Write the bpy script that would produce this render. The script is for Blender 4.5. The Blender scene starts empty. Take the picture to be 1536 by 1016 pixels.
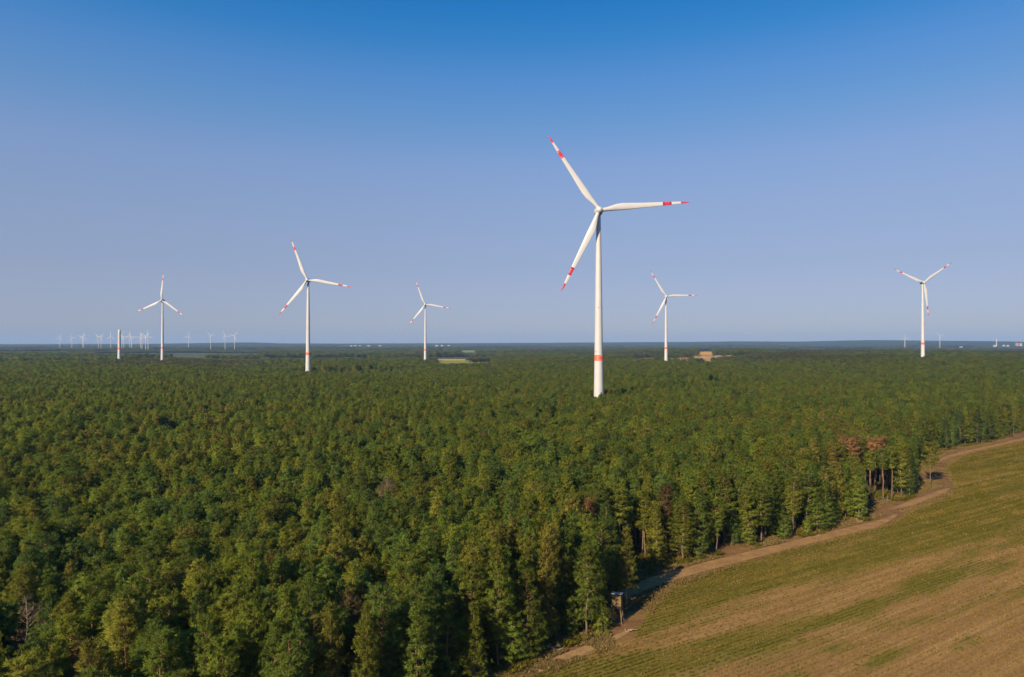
import bpy, math, random
import numpy as np
from mathutils import Vector, Matrix

SC = bpy.context.scene
COL = SC.collection
RAD = math.radians

# ------------------------------------------------------------------ camera, sky, sun, exposure
CAM_H = 49.5
cam_data = bpy.data.cameras.new("camera")
cam = bpy.data.objects.new("camera", cam_data)
COL.objects.link(cam)
cam.location = (0, 0, CAM_H)
cam.rotation_euler = (RAD(90.40), 0, 0)
cam_data.lens = 24.0
cam_data.sensor_width = 36.0
cam_data.clip_start = 0.5
cam_data.clip_end = 60000
SC.camera = cam

SUN_EL, SUN_AZ = RAD(28.0), RAD(215.0)          # azimuth clockwise from +Y: the sun stands behind the camera, to the left
world = bpy.data.worlds.new("World")
SC.world = world
world.use_nodes = True
wn = world.node_tree
wn.nodes.clear()
w_out = wn.nodes.new("ShaderNodeOutputWorld")
w_bg = wn.nodes.new("ShaderNodeBackground")
w_sky = wn.nodes.new("ShaderNodeTexSky")
w_sky.sky_type = 'NISHITA'
w_sky.sun_disc = False
w_sky.sun_elevation = SUN_EL
w_sky.sun_rotation = SUN_AZ
w_sky.altitude = 60
w_sky.air_density = 1.0
w_sky.dust_density = 0.4
w_sky.ozone_density = 3.0
w_hsv = wn.nodes.new("ShaderNodeHueSaturation")
w_hsv.inputs["Saturation"].default_value = 1.25
w_gam = wn.nodes.new("ShaderNodeGamma")
w_gam.inputs["Gamma"].default_value = 1.0
w_bg.inputs["Strength"].default_value = 0.102
wn.links.new(w_sky.outputs[0], w_hsv.inputs["Color"])
wn.links.new(w_hsv.outputs[0], w_gam.inputs["Color"])
# the air of this evening: the same for every bearing, deep blue overhead, pale lavender low down
SKY_TINT = [(0.015, (0.388, 0.388, 0.551)), (0.054, (0.444, 0.388, 0.525)), (0.112, (0.61, 0.436, 0.499)), (0.187, (0.941, 0.585, 0.568)), (0.251, (1.127, 0.699, 0.66)), (0.311, (0.923, 0.75, 0.728)), (0.360, (0.76, 0.758, 0.811)), (0.406, (0.382, 0.721, 0.822)), (0.448, (0.204, 0.673, 0.863)), (0.620, (0.204, 0.673, 0.863))]
SKY_TONE = [(0.015, (1.942, 2.158, 2.757)), (0.054, (1.839, 2.158, 2.92)), (0.112, (1.642, 2.103, 3.021)), (0.187, (1.415, 1.995, 3.158)), (0.251, (1.168, 1.839, 3.299)), (0.311, (0.709, 1.619, 3.193)), (0.360, (0.475, 1.393, 3.193)), (0.406, (0.2, 1.168, 2.954)), (0.448, (0.092, 0.982, 2.757)), (0.620, (0.078, 0.835, 2.343))]
w_tc = wn.nodes.new("ShaderNodeTexCoord")
w_sep = wn.nodes.new("ShaderNodeSeparateXYZ")
wn.links.new(w_tc.outputs["Generated"], w_sep.inputs[0])


def sky_ramp(stops):
    rp = wn.nodes.new("ShaderNodeValToRGB")
    e = rp.color_ramp.elements
    while len(e) < len(stops):
        e.new(0.5)
    for i, (pos, c) in enumerate(stops):
        e[i].position = pos
        e[i].color = (*c, 1)
    wn.links.new(w_sep.outputs[2], rp.inputs[0])
    return rp.outputs[0]


w_mul = wn.nodes.new("ShaderNodeMix")
w_mul.data_type = 'RGBA'
w_mul.blend_type = 'MULTIPLY'
w_mul.inputs[0].default_value = 1.0
wn.links.new(w_gam.outputs[0], w_mul.inputs[6])
wn.links.new(sky_ramp(SKY_TINT), w_mul.inputs[7])
w_mix = wn.nodes.new("ShaderNodeMix")
w_mix.data_type = 'RGBA'
w_mix.inputs[0].default_value = 0.6
wn.links.new(w_mul.outputs[2], w_mix.inputs[6])
wn.links.new(sky_ramp(SKY_TONE), w_mix.inputs[7])
wn.links.new(w_mix.outputs[2], w_bg.inputs["Color"])
wn.links.new(w_bg.outputs[0], w_out.inputs["Surface"])

sun_data = bpy.data.lights.new("sun", 'SUN')
sun_data.energy = 4.8
sun_data.angle = RAD(0.53)
sun_data.color = (1.0, 0.79, 0.52)
sun = bpy.data.objects.new("sun", sun_data)
COL.objects.link(sun)
sun_dir = Vector((math.sin(SUN_AZ) * math.cos(SUN_EL), math.cos(SUN_AZ) * math.cos(SUN_EL), math.sin(SUN_EL)))
sun.rotation_euler = sun_dir.to_track_quat('Z', 'Y').to_euler()
sun.location = (-300, -300, 300)

SC.view_settings.view_transform = 'Standard'
SC.view_settings.look = 'None'
SC.view_settings.gamma = 1.0
SC.view_settings.exposure = 0.85
SC.view_settings.use_curve_mapping = False
SC.render.engine = 'CYCLES'
SC.cycles.use_denoising = True
SC.cycles.max_bounces = 5
SC.cycles.diffuse_bounces = 4
SC.cycles.glossy_bounces = 2
SC.cycles.transmission_bounces = 3
SC.cycles.transparent_max_bounces = 8
SC.cycles.volume_bounces = 0
SC.cycles.use_adaptive_sampling = False
HAZE_DENSITY = 5.2e-5

RNG = np.random.default_rng(7)
random.seed(7)


# ------------------------------------------------------------------ helpers
def tag(o, label=None, cat=None, group=None, kind=None):
    for k, v in (("label", label), ("category", cat), ("group", group), ("kind", kind)):
        if v:
            o[k] = v
    return o


def empty(name, loc=(0, 0, 0), rz=0.0):
    o = bpy.data.objects.new(name, None)
    o.empty_display_size = 1.0
    o.location = loc
    o.rotation_euler = (0, 0, rz)
    COL.objects.link(o)
    return o


def link(name, mesh, parent=None):
    o = bpy.data.objects.new(name, mesh)
    COL.objects.link(o)
    if parent is not None:
        o.parent = parent
    return o


def np_mesh(name, V, F, mats, midx=None, smooth=False):
    """mesh from arrays; F is (n,3) or (n,4)"""
    me = bpy.data.meshes.new(name)
    V = np.ascontiguousarray(V, dtype=np.float32)
    F = np.ascontiguousarray(F, dtype=np.int32)
    k = F.shape[1]
    me.vertices.add(len(V))
    me.vertices.foreach_set("co", V.ravel())
    me.loops.add(F.size)
    me.loops.foreach_set("vertex_index", F.ravel())
    me.polygons.add(len(F))
    me.polygons.foreach_set("loop_start", np.arange(0, F.size, k, dtype=np.int32))
    me.polygons.foreach_set("loop_total", np.full(len(F), k, dtype=np.int32))
    if midx is not None:
        me.polygons.foreach_set("material_index", np.ascontiguousarray(midx, dtype=np.int32))
    me.polygons.foreach_set("use_smooth", np.full(len(F), smooth, dtype=bool))
    for m in (mats if isinstance(mats, (list, tuple)) else [mats]):
        me.materials.append(m)
    me.update(calc_edges=True)
    return me


class MB:
    """collects polygons of any size into one mesh"""
    def __init__(self):
        self.v, self.f = [], []

    def add(self, verts, faces):
        b = len(self.v)
        self.v += [tuple(p) for p in verts]
        self.f += [tuple(b + i for i in f) for f in faces]
        return self

    def box(self, c, s, rz=0.0, tilt=None):
        sx, sy, sz = s[0] / 2, s[1] / 2, s[2] / 2
        pts = [Vector((x, y, z)) for x in (-sx, sx) for y in (-sy, sy) for z in (-sz, sz)]
        M = Matrix.Rotation(rz, 3, 'Z')
        if tilt is not None:
            M = M @ Matrix.Rotation(tilt[0], 3, tilt[1])
        return self.add([M @ p + Vector(c) for p in pts],
                        [(0, 1, 3, 2), (4, 6, 7, 5), (0, 4, 5, 1), (2, 3, 7, 6), (0, 2, 6, 4), (1, 5, 7, 3)])

    def tube(self, pts, radii, n=6, cap=True):
        pts = [Vector(p) for p in pts]
        rings = []
        for i, p in enumerate(pts):
            d = (pts[min(i + 1, len(pts) - 1)] - pts[max(i - 1, 0)])
            if d.length < 1e-6:
                d = Vector((0, 0, 1))
            d.normalize()
            ref = Vector((1, 0, 0)) if abs(d.x) < 0.9 else Vector((0, 1, 0))
            a = d.cross(ref).normalized()
            b = d.cross(a)
            rings.append([p + (a * math.cos(2 * math.pi * k / n) + b * math.sin(2 * math.pi * k / n)) * radii[i] for k in range(n)])
        base = len(self.v)
        for r in rings:
            self.v += [tuple(q) for q in r]
        for i in range(len(rings) - 1):
            for k in range(n):
                k2 = (k + 1) % n
                self.f.append((base + i * n + k, base + i * n + k2, base + (i + 1) * n + k2, base + (i + 1) * n + k))
        if cap:
            self.f.append(tuple(base + k for k in range(n))[::-1])
            self.f.append(tuple(base + (len(rings) - 1) * n + k for k in range(n)))
        return self

    def build(self, name, mat, parent=None, smooth=False, as_mesh=False):
        me = bpy.data.meshes.new(name)
        me.from_pydata(self.v, [], self.f)
        me.materials.append(mat)
        if smooth:
            me.polygons.foreach_set("use_smooth", np.full(len(me.polygons), True, dtype=bool))
        me.update()
        return me if as_mesh else link(name, me, parent)


def _hash(ix, iy, seed):
    h = (ix.astype(np.int64) * 374761393 + iy.astype(np.int64) * 668265263 + seed * 974634777) & 0x7fffffff
    h = ((h ^ (h >> 13)) * 1274126177) & 0x7fffffff
    return ((h ^ (h >> 16)) & 0xffff) / 65535.0


def vnoise(x, y, seed=0):
    x = np.asarray(x, dtype=np.float64)
    y = np.asarray(y, dtype=np.float64)
    ix, iy = np.floor(x), np.floor(y)
    fx, fy = x - ix, y - iy
    fx, fy = fx * fx * (3 - 2 * fx), fy * fy * (3 - 2 * fy)
    a, b = _hash(ix, iy, seed), _hash(ix + 1, iy, seed)
    c, d = _hash(ix, iy + 1, seed), _hash(ix + 1, iy + 1, seed)
    return (a * (1 - fx) + b * fx) * (1 - fy) + (c * (1 - fx) + d * fx) * fy


def fbm(x, y, seed=0, octs=4):
    s, a, t = 0.0, 1.0, 0.0
    for i in range(octs):
        s = s + a * vnoise(np.asarray(x) * 2 ** i, np.asarray(y) * 2 ** i, seed + i * 17)
        t += a
        a *= 0.5
    return s / t


def sm(a, b, x):
    t = np.clip((np.asarray(x, dtype=np.float64) - a) / (b - a), 0, 1)
    return t * t * (3 - 2 * t)


# ridge height of the far hills over the bearing tan(azimuth)
RIDGE_T = np.array([-3.0, -1.2, -0.75, -0.55, -0.44, -0.385, -0.33, -0.22, 0.0, 0.13, 0.25, 0.325, 0.42, 0.52, 0.62, 0.70, 0.76, 0.9, 1.2, 3.0])
RIDGE_Z = np.array([40, 34, 32, 34, 52, 62, 46, 42, 56, 66, 72, 80, 72, 92, 88, 80, 66, 58, 50, 40])


def terrain(x, y):
    x = np.asarray(x, dtype=np.float64)
    y = np.asarray(y, dtype=np.float64)
    d = np.hypot(x, y)
    t = x / np.maximum(np.abs(y), 1.0)
    z = 9.0 * sm(300, 700, x) * sm(500, 1100, y) * (1 - sm(2500, 5000, d))
    z = z - 4.5 * sm(620, 900, y) * (1 - sm(-150, 60, x)) * sm(-0.50, -0.40, t) * (1 - sm(3000, 6000, d))
    z = z + (fbm(x / 900, y / 900, 3, 3) - 0.5) * 9 * sm(1500, 3000, d)
    front = np.where(y > 0, 1.0, 0.35)
    rz = np.interp(t, RIDGE_T, RIDGE_Z) + (fbm(x / 1500, y / 2500, 9, 4) - 0.5) * 14
    z = z + rz * front * sm(6200, 11200, d)
    return z


# ------------------------------------------------------------------ materials
def new_mat(name):
    m = bpy.data.materials.new(name)
    m.use_nodes = True
    nt = m.node_tree
    nt.nodes.clear()
    out = nt.nodes.new("ShaderNodeOutputMaterial")
    return m, nt, out


def N(nt, kind, **props):
    n = nt.nodes.new(kind)
    for k, v in props.items():
        if k in n.inputs:
            n.inputs[k].default_value = v
        else:
            setattr(n, k, v)
    return n


def ramp(nt, stops, fac=None, interp='LINEAR'):
    r = nt.nodes.new("ShaderNodeValToRGB")
    r.color_ramp.interpolation = interp
    e = r.color_ramp.elements
    while len(e) < len(stops):
        e.new(0.5)
    for i, (p, c) in enumerate(stops):
        e[i].position = p
        e[i].color = (*c, 1)
    if fac is not None:
        nt.links.new(fac, r.inputs[0])
    return r


def mix(nt, fac, a, b, blend='MIX'):
    m = nt.nodes.new("ShaderNodeMix")
    m.data_type = 'RGBA'
    m.blend_type = blend
    m.clamp_factor = True
    for sock, v in ((m.inputs[0], fac), (m.inputs[6], a), (m.inputs[7], b)):
        if isinstance(v, (int, float)):
            sock.default_value = v
        elif isinstance(v, tuple):
            sock.default_value = (*v, 1)
        else:
            nt.links.new(v, sock)
    return m.outputs[2]


def simple(name, col, rough=0.6, noise=0.0, nscale=1.0, metallic=0.0):
    m, nt, out = new_mat(name)
    p = N(nt, "ShaderNodeBsdfPrincipled", Roughness=rough, Metallic=metallic)
    if noise > 0:
        tc = N(nt, "ShaderNodeTexCoord")
        nz = N(nt, "ShaderNodeTexNoise", Scale=nscale, Detail=4.0)
        nt.links.new(tc.outputs["Object"], nz.inputs["Vector"])
        lo = tuple(c * (1 - noise) for c in col)
        hi = tuple(min(1, c * (1 + noise)) for c in col)
        r = ramp(nt, [(0.3, lo), (0.7, hi)], nz.outputs[0])
        nt.links.new(r.outputs[0], p.inputs["Base Color"])
    else:
        p.inputs["Base Color"].default_value = (*col, 1)
    nt.links.new(p.outputs[0], out.inputs[0])
    return m


def needle_mat(name, stops, spread=0.35, hue_noise=True):
    m, nt, out = new_mat(name)
    oi = N(nt, "ShaderNodeObjectInfo")
    geo = N(nt, "ShaderNodeNewGeometry")
    big = N(nt, "ShaderNodeTexNoise", Scale=0.011, Detail=2.0)
    nt.links.new(geo.outputs["Position"], big.inputs["Vector"])
    tuft = N(nt, "ShaderNodeTexNoise", Scale=0.9, Detail=2.0)
    nt.links.new(geo.outputs["Position"], tuft.inputs["Vector"])
    # per-tree tone, drifting from stand to stand
    a = N(nt, "ShaderNodeMath", operation='MULTIPLY_ADD')
    nt.links.new(big.outputs[0], a.inputs[0])
    a.inputs[1].default_value = 0.7
    nt.links.new(oi.outputs["Random"], a.inputs[2])
    b = N(nt, "ShaderNodeMath", operation='MULTIPLY')
    nt.links.new(a.outputs[0], b.inputs[0])
    b.inputs[1].default_value = 1 / 1.7
    c0 = ramp(nt, stops, b.outputs[0])
    if hue_noise:
        # leafier, browner stands among the far pine woods
        st = N(nt, "ShaderNodeTexNoise", Scale=0.0024, Detail=3.0)
        nt.links.new(geo.outputs["Position"], st.inputs["Vector"])
        sr = N(nt, "ShaderNodeMapRange", interpolation_type='SMOOTHSTEP')
        sr.inputs[1].default_value = 0.50
        sr.inputs[2].default_value = 0.62
        nt.links.new(st.outputs[0], sr.inputs[0])
        ln = N(nt, "ShaderNodeVectorMath", operation='LENGTH')
        nt.links.new(geo.outputs["Position"], ln.inputs[0])
        lr = N(nt, "ShaderNodeMapRange")
        lr.inputs[1].default_value = 1000
        lr.inputs[2].default_value = 1400
        lr.inputs[4].default_value = 0.75
        nt.links.new(ln.outputs["Value"], lr.inputs[0])
        fm = N(nt, "ShaderNodeMath", operation='MULTIPLY')
        nt.links.new(sr.outputs[0], fm.inputs[0])
        nt.links.new(lr.outputs[0], fm.inputs[1])
        tone = mix(nt, fm.outputs[0], c0.outputs[0], (0.125, 0.105, 0.05))
    else:
        tone = c0.outputs[0]
    att = N(nt, "ShaderNodeAttribute", attribute_name="tint")
    mr = N(nt, "ShaderNodeMapRange")
    mr.inputs[3].default_value = 1 - spread
    mr.inputs[4].default_value = 1 + spread
    nt.links.new(att.outputs["Fac"], mr.inputs[0])
    mr2 = N(nt, "ShaderNodeMapRange")
    mr2.inputs[1].default_value = 0.3
    mr2.inputs[2].default_value = 0.7
    mr2.inputs[3].default_value = 0.75
    mr2.inputs[4].default_value = 1.25
    nt.links.new(tuft.outputs[0], mr2.inputs[0])
    mm0 = N(nt, "ShaderNodeMath", operation='MULTIPLY')
    nt.links.new(mr.outputs[0], mm0.inputs[0])
    nt.links.new(mr2.outputs[0], mm0.inputs[1])
    # some trees carry paler, some darker needles
    fr = N(nt, "ShaderNodeMath", operation='MULTIPLY')
    fr.inputs[1].default_value = 17.37
    nt.links.new(oi.outputs["Random"], fr.inputs[0])
    fr2 = N(nt, "ShaderNodeMath", operation='FRACT')
    nt.links.new(fr.outputs[0], fr2.inputs[0])
    fr3 = N(nt, "ShaderNodeMapRange")
    fr3.inputs[3].default_value = 0.72
    fr3.inputs[4].default_value = 1.22
    nt.links.new(fr2.outputs[0], fr3.inputs[0])
    mm = N(nt, "ShaderNodeMath", operation='MULTIPLY')
    nt.links.new(mm0.outputs[0], mm.inputs[0])
    nt.links.new(fr3.outputs[0], mm.inputs[1])
    vm = N(nt, "ShaderNodeVectorMath", operation='SCALE')
    nt.links.new(tone, vm.inputs[0])
    nt.links.new(mm.outputs[0], vm.inputs["Scale"])
    p = N(nt, "ShaderNodeBsdfPrincipled", Roughness=0.62)
    p.inputs["Specular IOR Level"].default_value = 0.22
    tr = N(nt, "ShaderNodeBsdfTranslucent")
    nt.links.new(vm.outputs[0], p.inputs["Base Color"])
    nt.links.new(vm.outputs[0], tr.inputs["Color"])
    mx = N(nt, "ShaderNodeMixShader")
    mx.inputs[0].default_value = 0.48
    nt.links.new(p.outputs[0], mx.inputs[1])
    nt.links.new(tr.outputs[0], mx.inputs[2])
    nt.links.new(mx.outputs[0], out.inputs[0])
    return m


MAT_NEEDLE = needle_mat("pine_needles", [
    (0.12, (0.078, 0.138, 0.036)), (0.30, (0.125, 0.188, 0.028)), (0.50, (0.166, 0.215, 0.023)),
    (0.68, (0.202, 0.228, 0.023)), (0.86, (0.228, 0.196, 0.036))])
MAT_DRY = needle_mat("dry_needles", [(0.2, (0.33, 0.18, 0.075)), (0.8, (0.42, 0.24, 0.10))], hue_noise=False)
MAT_OLIVE = needle_mat("fading_needles", [(0.2, (0.12, 0.095, 0.034)), (0.8, (0.15, 0.105, 0.04))], hue_noise=False)
MAT_TWIG = needle_mat("bare_twigs", [(0.2, (0.19, 0.13, 0.09)), (0.8, (0.24, 0.165, 0.115))], hue_noise=False)


def bark_mat():
    m, nt, out = new_mat("pine_bark")
    tc = N(nt, "ShaderNodeTexCoord")
    sx = N(nt, "ShaderNodeSeparateXYZ")
    nt.links.new(tc.outputs["Object"], sx.inputs[0])
    mp = N(nt, "ShaderNodeMapping")
    mp.inputs["Scale"].default_value = (6, 6, 1.2)
    nt.links.new(tc.outputs["Object"], mp.inputs[0])
    nz = N(nt, "ShaderNodeTexNoise", Scale=1.5, Detail=5.0)
    nt.links.new(mp.outputs[0], nz.inputs["Vector"])
    lo = ramp(nt, [(0.3, (0.075, 0.052, 0.038)), (0.7, (0.17, 0.125, 0.09))], nz.outputs[0])
    hi = ramp(nt, [(0.3, (0.17, 0.095, 0.052)), (0.7, (0.29, 0.17, 0.095))], nz.outputs[0])
    f = N(nt, "ShaderNodeMapRange")
    f.inputs[1].default_value = 3.5
    f.inputs[2].default_value = 9.0
    nt.links.new(sx.outputs[2], f.inputs[0])
    c = mix(nt, f.outputs[0], lo.outputs[0], hi.outputs[0])
    p = N(nt, "ShaderNodeBsdfPrincipled", Roughness=0.9)
    nt.links.new(c, p.inputs["Base Color"])
    bp = N(nt, "ShaderNodeBump", Strength=0.6, Distance=0.05)
    nt.links.new(nz.outputs[0], bp.inputs["Height"])
    nt.links.new(bp.outputs[0], p.inputs["Normal"])
    nt.links.new(p.outputs[0], out.inputs[0])
    return m


MAT_BARK = bark_mat()
MAT_GREYWOOD = simple("bleached_wood", (0.23, 0.175, 0.135), 0.9, 0.35, 2.0)
MAT_WHITE = simple("white_turbine_paint", (0.42, 0.435, 0.47), 0.42, 0.05, 0.15)
MAT_WHITE_FAR = simple("pale_turbine_paint", (0.42, 0.415, 0.41), 0.5)
MAT_REDBAND = simple("orange_red_band_paint", (0.48, 0.10, 0.05), 0.5, 0.08, 0.4)
MAT_REDBLADE = simple("traffic_red_paint", (0.40, 0.018, 0.04), 0.45)
MAT_GREY = simple("grey_rubber_gap", (0.16, 0.165, 0.17), 0.6)
MAT_LAMP = simple("obstruction_lamp_housing", (0.35, 0.06, 0.05), 0.4)
MAT_PLANK = simple("weathered_planks", (0.15, 0.105, 0.048), 0.85, 0.35, 3.0)
MAT_ROOFTIN = simple("grey_sheet_roof", (0.27, 0.28, 0.30), 0.6, 0.2, 2.0, 0.0)
MAT_DARKHOLE = simple("dark_window_opening", (0.015, 0.015, 0.015), 0.8)
MAT_HOUSE = simple("pale_plaster", (0.40, 0.39, 0.37), 0.8, 0.08, 0.2)
MAT_TILE = simple("red_roof_tiles", (0.34, 0.10, 0.055), 0.8, 0.15, 0.5)
MAT_GREYROOF = simple("grey_roofing", (0.28, 0.28, 0.29), 0.7, 0.12, 0.4)
MAT_PINKWALL = simple("reddish_plaster", (0.50, 0.20, 0.15), 0.8, 0.1, 0.3)
MAT_SANDSTONE = simple("sand_heap", (0.42, 0.29, 0.17), 0.95, 0.15, 0.3)


def ground_mat():
    m, nt, out = new_mat("forest_floor")
    geo = N(nt, "ShaderNodeNewGeometry")
    n1 = N(nt, "ShaderNodeTexNoise", Scale=0.06, Detail=6.0, Roughness=0.6)
    n2 = N(nt, "ShaderNodeTexNoise", Scale=0.9, Detail=6.0, Roughness=0.7)
    n3 = N(nt, "ShaderNodeTexNoise", Scale=0.0022, Detail=5.0, Roughness=0.6)
    for n in (n1, n2, n3):
        nt.links.new(geo.outputs["Position"], n.inputs["Vector"])
    c1 = ramp(nt, [(0.3, (0.050, 0.038, 0.022)), (0.5, (0.085, 0.058, 0.033)), (0.7, (0.10, 0.085, 0.035))], n1.outputs[0])
    c2 = ramp(nt, [(0.3, (0.55, 0.55, 0.55)), (0.75, (1.35, 1.3, 1.2))], n2.outputs[0])
    c = mix(nt, 1.0, c1.outputs[0], c2.outputs[0], 'MULTIPLY')
    far = ramp(nt, [(0.35, (0.040, 0.060, 0.026)), (0.5, (0.060, 0.080, 0.030)), (0.62, (0.095, 0.088, 0.045)), (0.75, (0.05, 0.066, 0.028))], n3.outputs[0])
    ln = N(nt, "ShaderNodeVectorMath", operation='LENGTH')
    nt.links.new(geo.outputs["Position"], ln.inputs[0])
    f = N(nt, "ShaderNodeMapRange")
    f.inputs[1].default_value = 900
    f.inputs[2].default_value = 1600
    nt.links.new(ln.outputs["Value"], f.inputs[0])
    c = mix(nt, f.outputs[0], c, far.outputs[0])
    p = N(nt, "ShaderNodeBsdfPrincipled", Roughness=0.95)
    p.inputs["Specular IOR Level"].default_value = 0.1
    nt.links.new(c, p.inputs["Base Color"])
    bp = N(nt, "ShaderNodeBump", Strength=0.5, Distance=0.15)
    nt.links.new(n2.outputs[0], bp.inputs["Height"])
    nt.links.new(bp.outputs[0], p.inputs["Normal"])
    nt.links.new(p.outputs[0], out.inputs[0])
    return m


def hill_mat():
    m, nt, out = new_mat("wooded_hills")
    geo = N(nt, "ShaderNodeNewGeometry")
    n1 = N(nt, "ShaderNodeTexNoise", Scale=0.004, Detail=6.0, Roughness=0.65)
    n2 = N(nt, "ShaderNodeTexNoise", Scale=0.05, Detail=3.0)
    for n in (n1, n2):
        nt.links.new(geo.outputs["Position"], n.inputs["Vector"])
    c1 = ramp(nt, [(0.35, (0.020, 0.036, 0.018)), (0.55, (0.034, 0.052, 0.022)), (0.68, (0.05, 0.06, 0.03))], n1.outputs[0])
    p = N(nt, "ShaderNodeBsdfPrincipled", Roughness=0.95)
    p.inputs["Specular IOR Level"].default_value = 0.05
    nt.links.new(c1.outputs[0], p.inputs["Base Color"])
    bp = N(nt, "ShaderNodeBump", Strength=1.0, Distance=12.0)
    nt.links.new(n2.outputs[0], bp.inputs["Height"])
    nt.links.new(bp.outputs[0], p.inputs["Normal"])
    nt.links.new(p.outputs[0], out.inputs[0])
    return m


ROW = (0.848, 0.530)                      # direction of the crop rows


def field_mat():
    """soil and stubble between the plants; 'cover' = how densely the weeds stand (a property of the field itself)"""
    m, nt, out = new_mat("weedy_stubble_field")
    geo = N(nt, "ShaderNodeNewGeometry")
    mp = N(nt, "ShaderNodeMapping", vector_type='POINT')
    mp.inputs["Rotation"].default_value = (0, 0, -math.atan2(ROW[1], ROW[0]))
    nt.links.new(geo.outputs["Position"], mp.inputs[0])

    def streak(su, sv, detail, rough=0.6):
        sc = N(nt, "ShaderNodeMapping")
        sc.inputs["Scale"].default_value = (su, sv, 1)
        nt.links.new(mp.outputs[0], sc.inputs[0])
        n = N(nt, "ShaderNodeTexNoise", Scale=1.0, Detail=detail, Roughness=rough)
        nt.links.new(sc.outputs[0], n.inputs["Vector"])
        return n.outputs[0]
    s1 = streak(0.02, 0.55, 5.0)
    s2 = streak(0.10, 1.6, 4.0)
    s3 = streak(1.3, 2.2, 6.0, 0.7)
    soil = ramp(nt, [(0.25, (0.165, 0.092, 0.034)), (0.5, (0.22, 0.128, 0.046)), (0.75, (0.30, 0.19, 0.075))], s1)
    green = ramp(nt, [(0.30, (0.088, 0.080, 0.014)), (0.5, (0.122, 0.104, 0.018)), (0.72, (0.170, 0.134, 0.026))], s2)
    att = N(nt, "ShaderNodeAttribute", attribute_name="cover")
    k = N(nt, "ShaderNodeMath", operation='MULTIPLY_ADD')
    nt.links.new(s3, k.inputs[0])
    k.inputs[1].default_value = 1.1
    nt.links.new(att.outputs["Fac"], k.inputs[2])
    k2 = N(nt, "ShaderNodeMath", operation='MULTIPLY_ADD')
    nt.links.new(s1, k2.inputs[0])
    k2.inputs[1].default_value = -0.7
    nt.links.new(k.outputs[0], k2.inputs[2])
    f = N(nt, "ShaderNodeMapRange", interpolation_type='SMOOTHSTEP')
    f.inputs[1].default_value = 0.42
    f.inputs[2].default_value = 0.98
    nt.links.new(k2.outputs[0], f.inputs[0])
    c = mix(nt, f.outputs[0], soil.outputs[0], green.outputs[0])
    sp = ramp(nt, [(0.25, (0.55, 0.55, 0.55)), (0.5, (1, 1, 1)), (0.78, (1.5, 1.45, 1.3))], s3)
    c = mix(nt, 1.0, c, sp.outputs[0], 'MULTIPLY')
    p = N(nt, "ShaderNodeBsdfPrincipled", Roughness=0.95)
    p.inputs["Specular IOR Level"].default_value = 0.1
    nt.links.new(c, p.inputs["Base Color"])
    bp = N(nt, "ShaderNodeBump", Strength=0.8, Distance=0.12)
    nt.links.new(s3, bp.inputs["Height"])
    nt.links.new(bp.outputs[0], p.inputs["Normal"])
    nt.links.new(p.outputs[0], out.inputs[0])
    return m


def noisy_mat(name, stops, s1=0.25, s2=1.6, bump=0.08):
    m, nt, out = new_mat(name)
    geo = N(nt, "ShaderNodeNewGeometry")
    n1 = N(nt, "ShaderNodeTexNoise", Scale=s1, Detail=6.0, Roughness=0.65)
    n2 = N(nt, "ShaderNodeTexNoise", Scale=s2, Detail=5.0, Roughness=0.7)
    for n in (n1, n2):
        nt.links.new(geo.outputs["Position"], n.inputs["Vector"])
    c1 = ramp(nt, stops, n1.outputs[0])
    c2 = ramp(nt, [(0.3, (0.72, 0.72, 0.72)), (0.75, (1.25, 1.22, 1.18))], n2.outputs[0])
    c = mix(nt, 1.0, c1.outputs[0], c2.outputs[0], 'MULTIPLY')
    p = N(nt, "ShaderNodeBsdfPrincipled", Roughness=0.95)
    p.inputs["Specular IOR Level"].default_value = 0.1
    nt.links.new(c, p.inputs["Base Color"])
    bp = N(nt, "ShaderNodeBump", Strength=0.6, Distance=bump)
    nt.links.new(n2.outputs[0], bp.inputs["Height"])
    nt.links.new(bp.outputs[0], p.inputs["Normal"])
    nt.links.new(p.outputs[0], out.inputs[0])
    return m


MAT_GROUND = ground_mat()
MAT_HILL = hill_mat()
MAT_FIELD = field_mat()
MAT_TRACK = noisy_mat("sandy_track", [(0.3, (0.20, 0.115, 0.050)), (0.5, (0.255, 0.155, 0.068)), (0.7, (0.31, 0.195, 0.09))])
MAT_STRAW = noisy_mat("straw_strip", [(0.3, (0.20, 0.125, 0.06)), (0.5, (0.28, 0.18, 0.085)), (0.7, (0.33, 0.22, 0.11))], 0.4, 2.0)
MAT_VERGE = noisy_mat("verge_soil", [(0.3, (0.105, 0.058, 0.028)), (0.48, (0.155, 0.086, 0.040)), (0.62, (0.19, 0.118, 0.046)), (0.75, (0.14, 0.105, 0.030))], 0.18, 1.4)
MAT_FARGREEN = noisy_mat("far_meadow", [(0.3, (0.15, 0.19, 0.018)), (0.7, (0.24, 0.24, 0.03))], 0.01, 0.1, 0.3)
MAT_FARSTRAW = noisy_mat("far_stubble", [(0.3, (0.44, 0.25, 0.05)), (0.7, (0.56, 0.33, 0.08))], 0.01, 0.1, 0.3)
MAT_FARSAND = noisy_mat("far_sand", [(0.38, (0.13, 0.12, 0.04)), (0.5, (0.40, 0.25, 0.10)), (0.7, (0.52, 0.34, 0.15))], 0.02, 0.2, 0.3)


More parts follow.
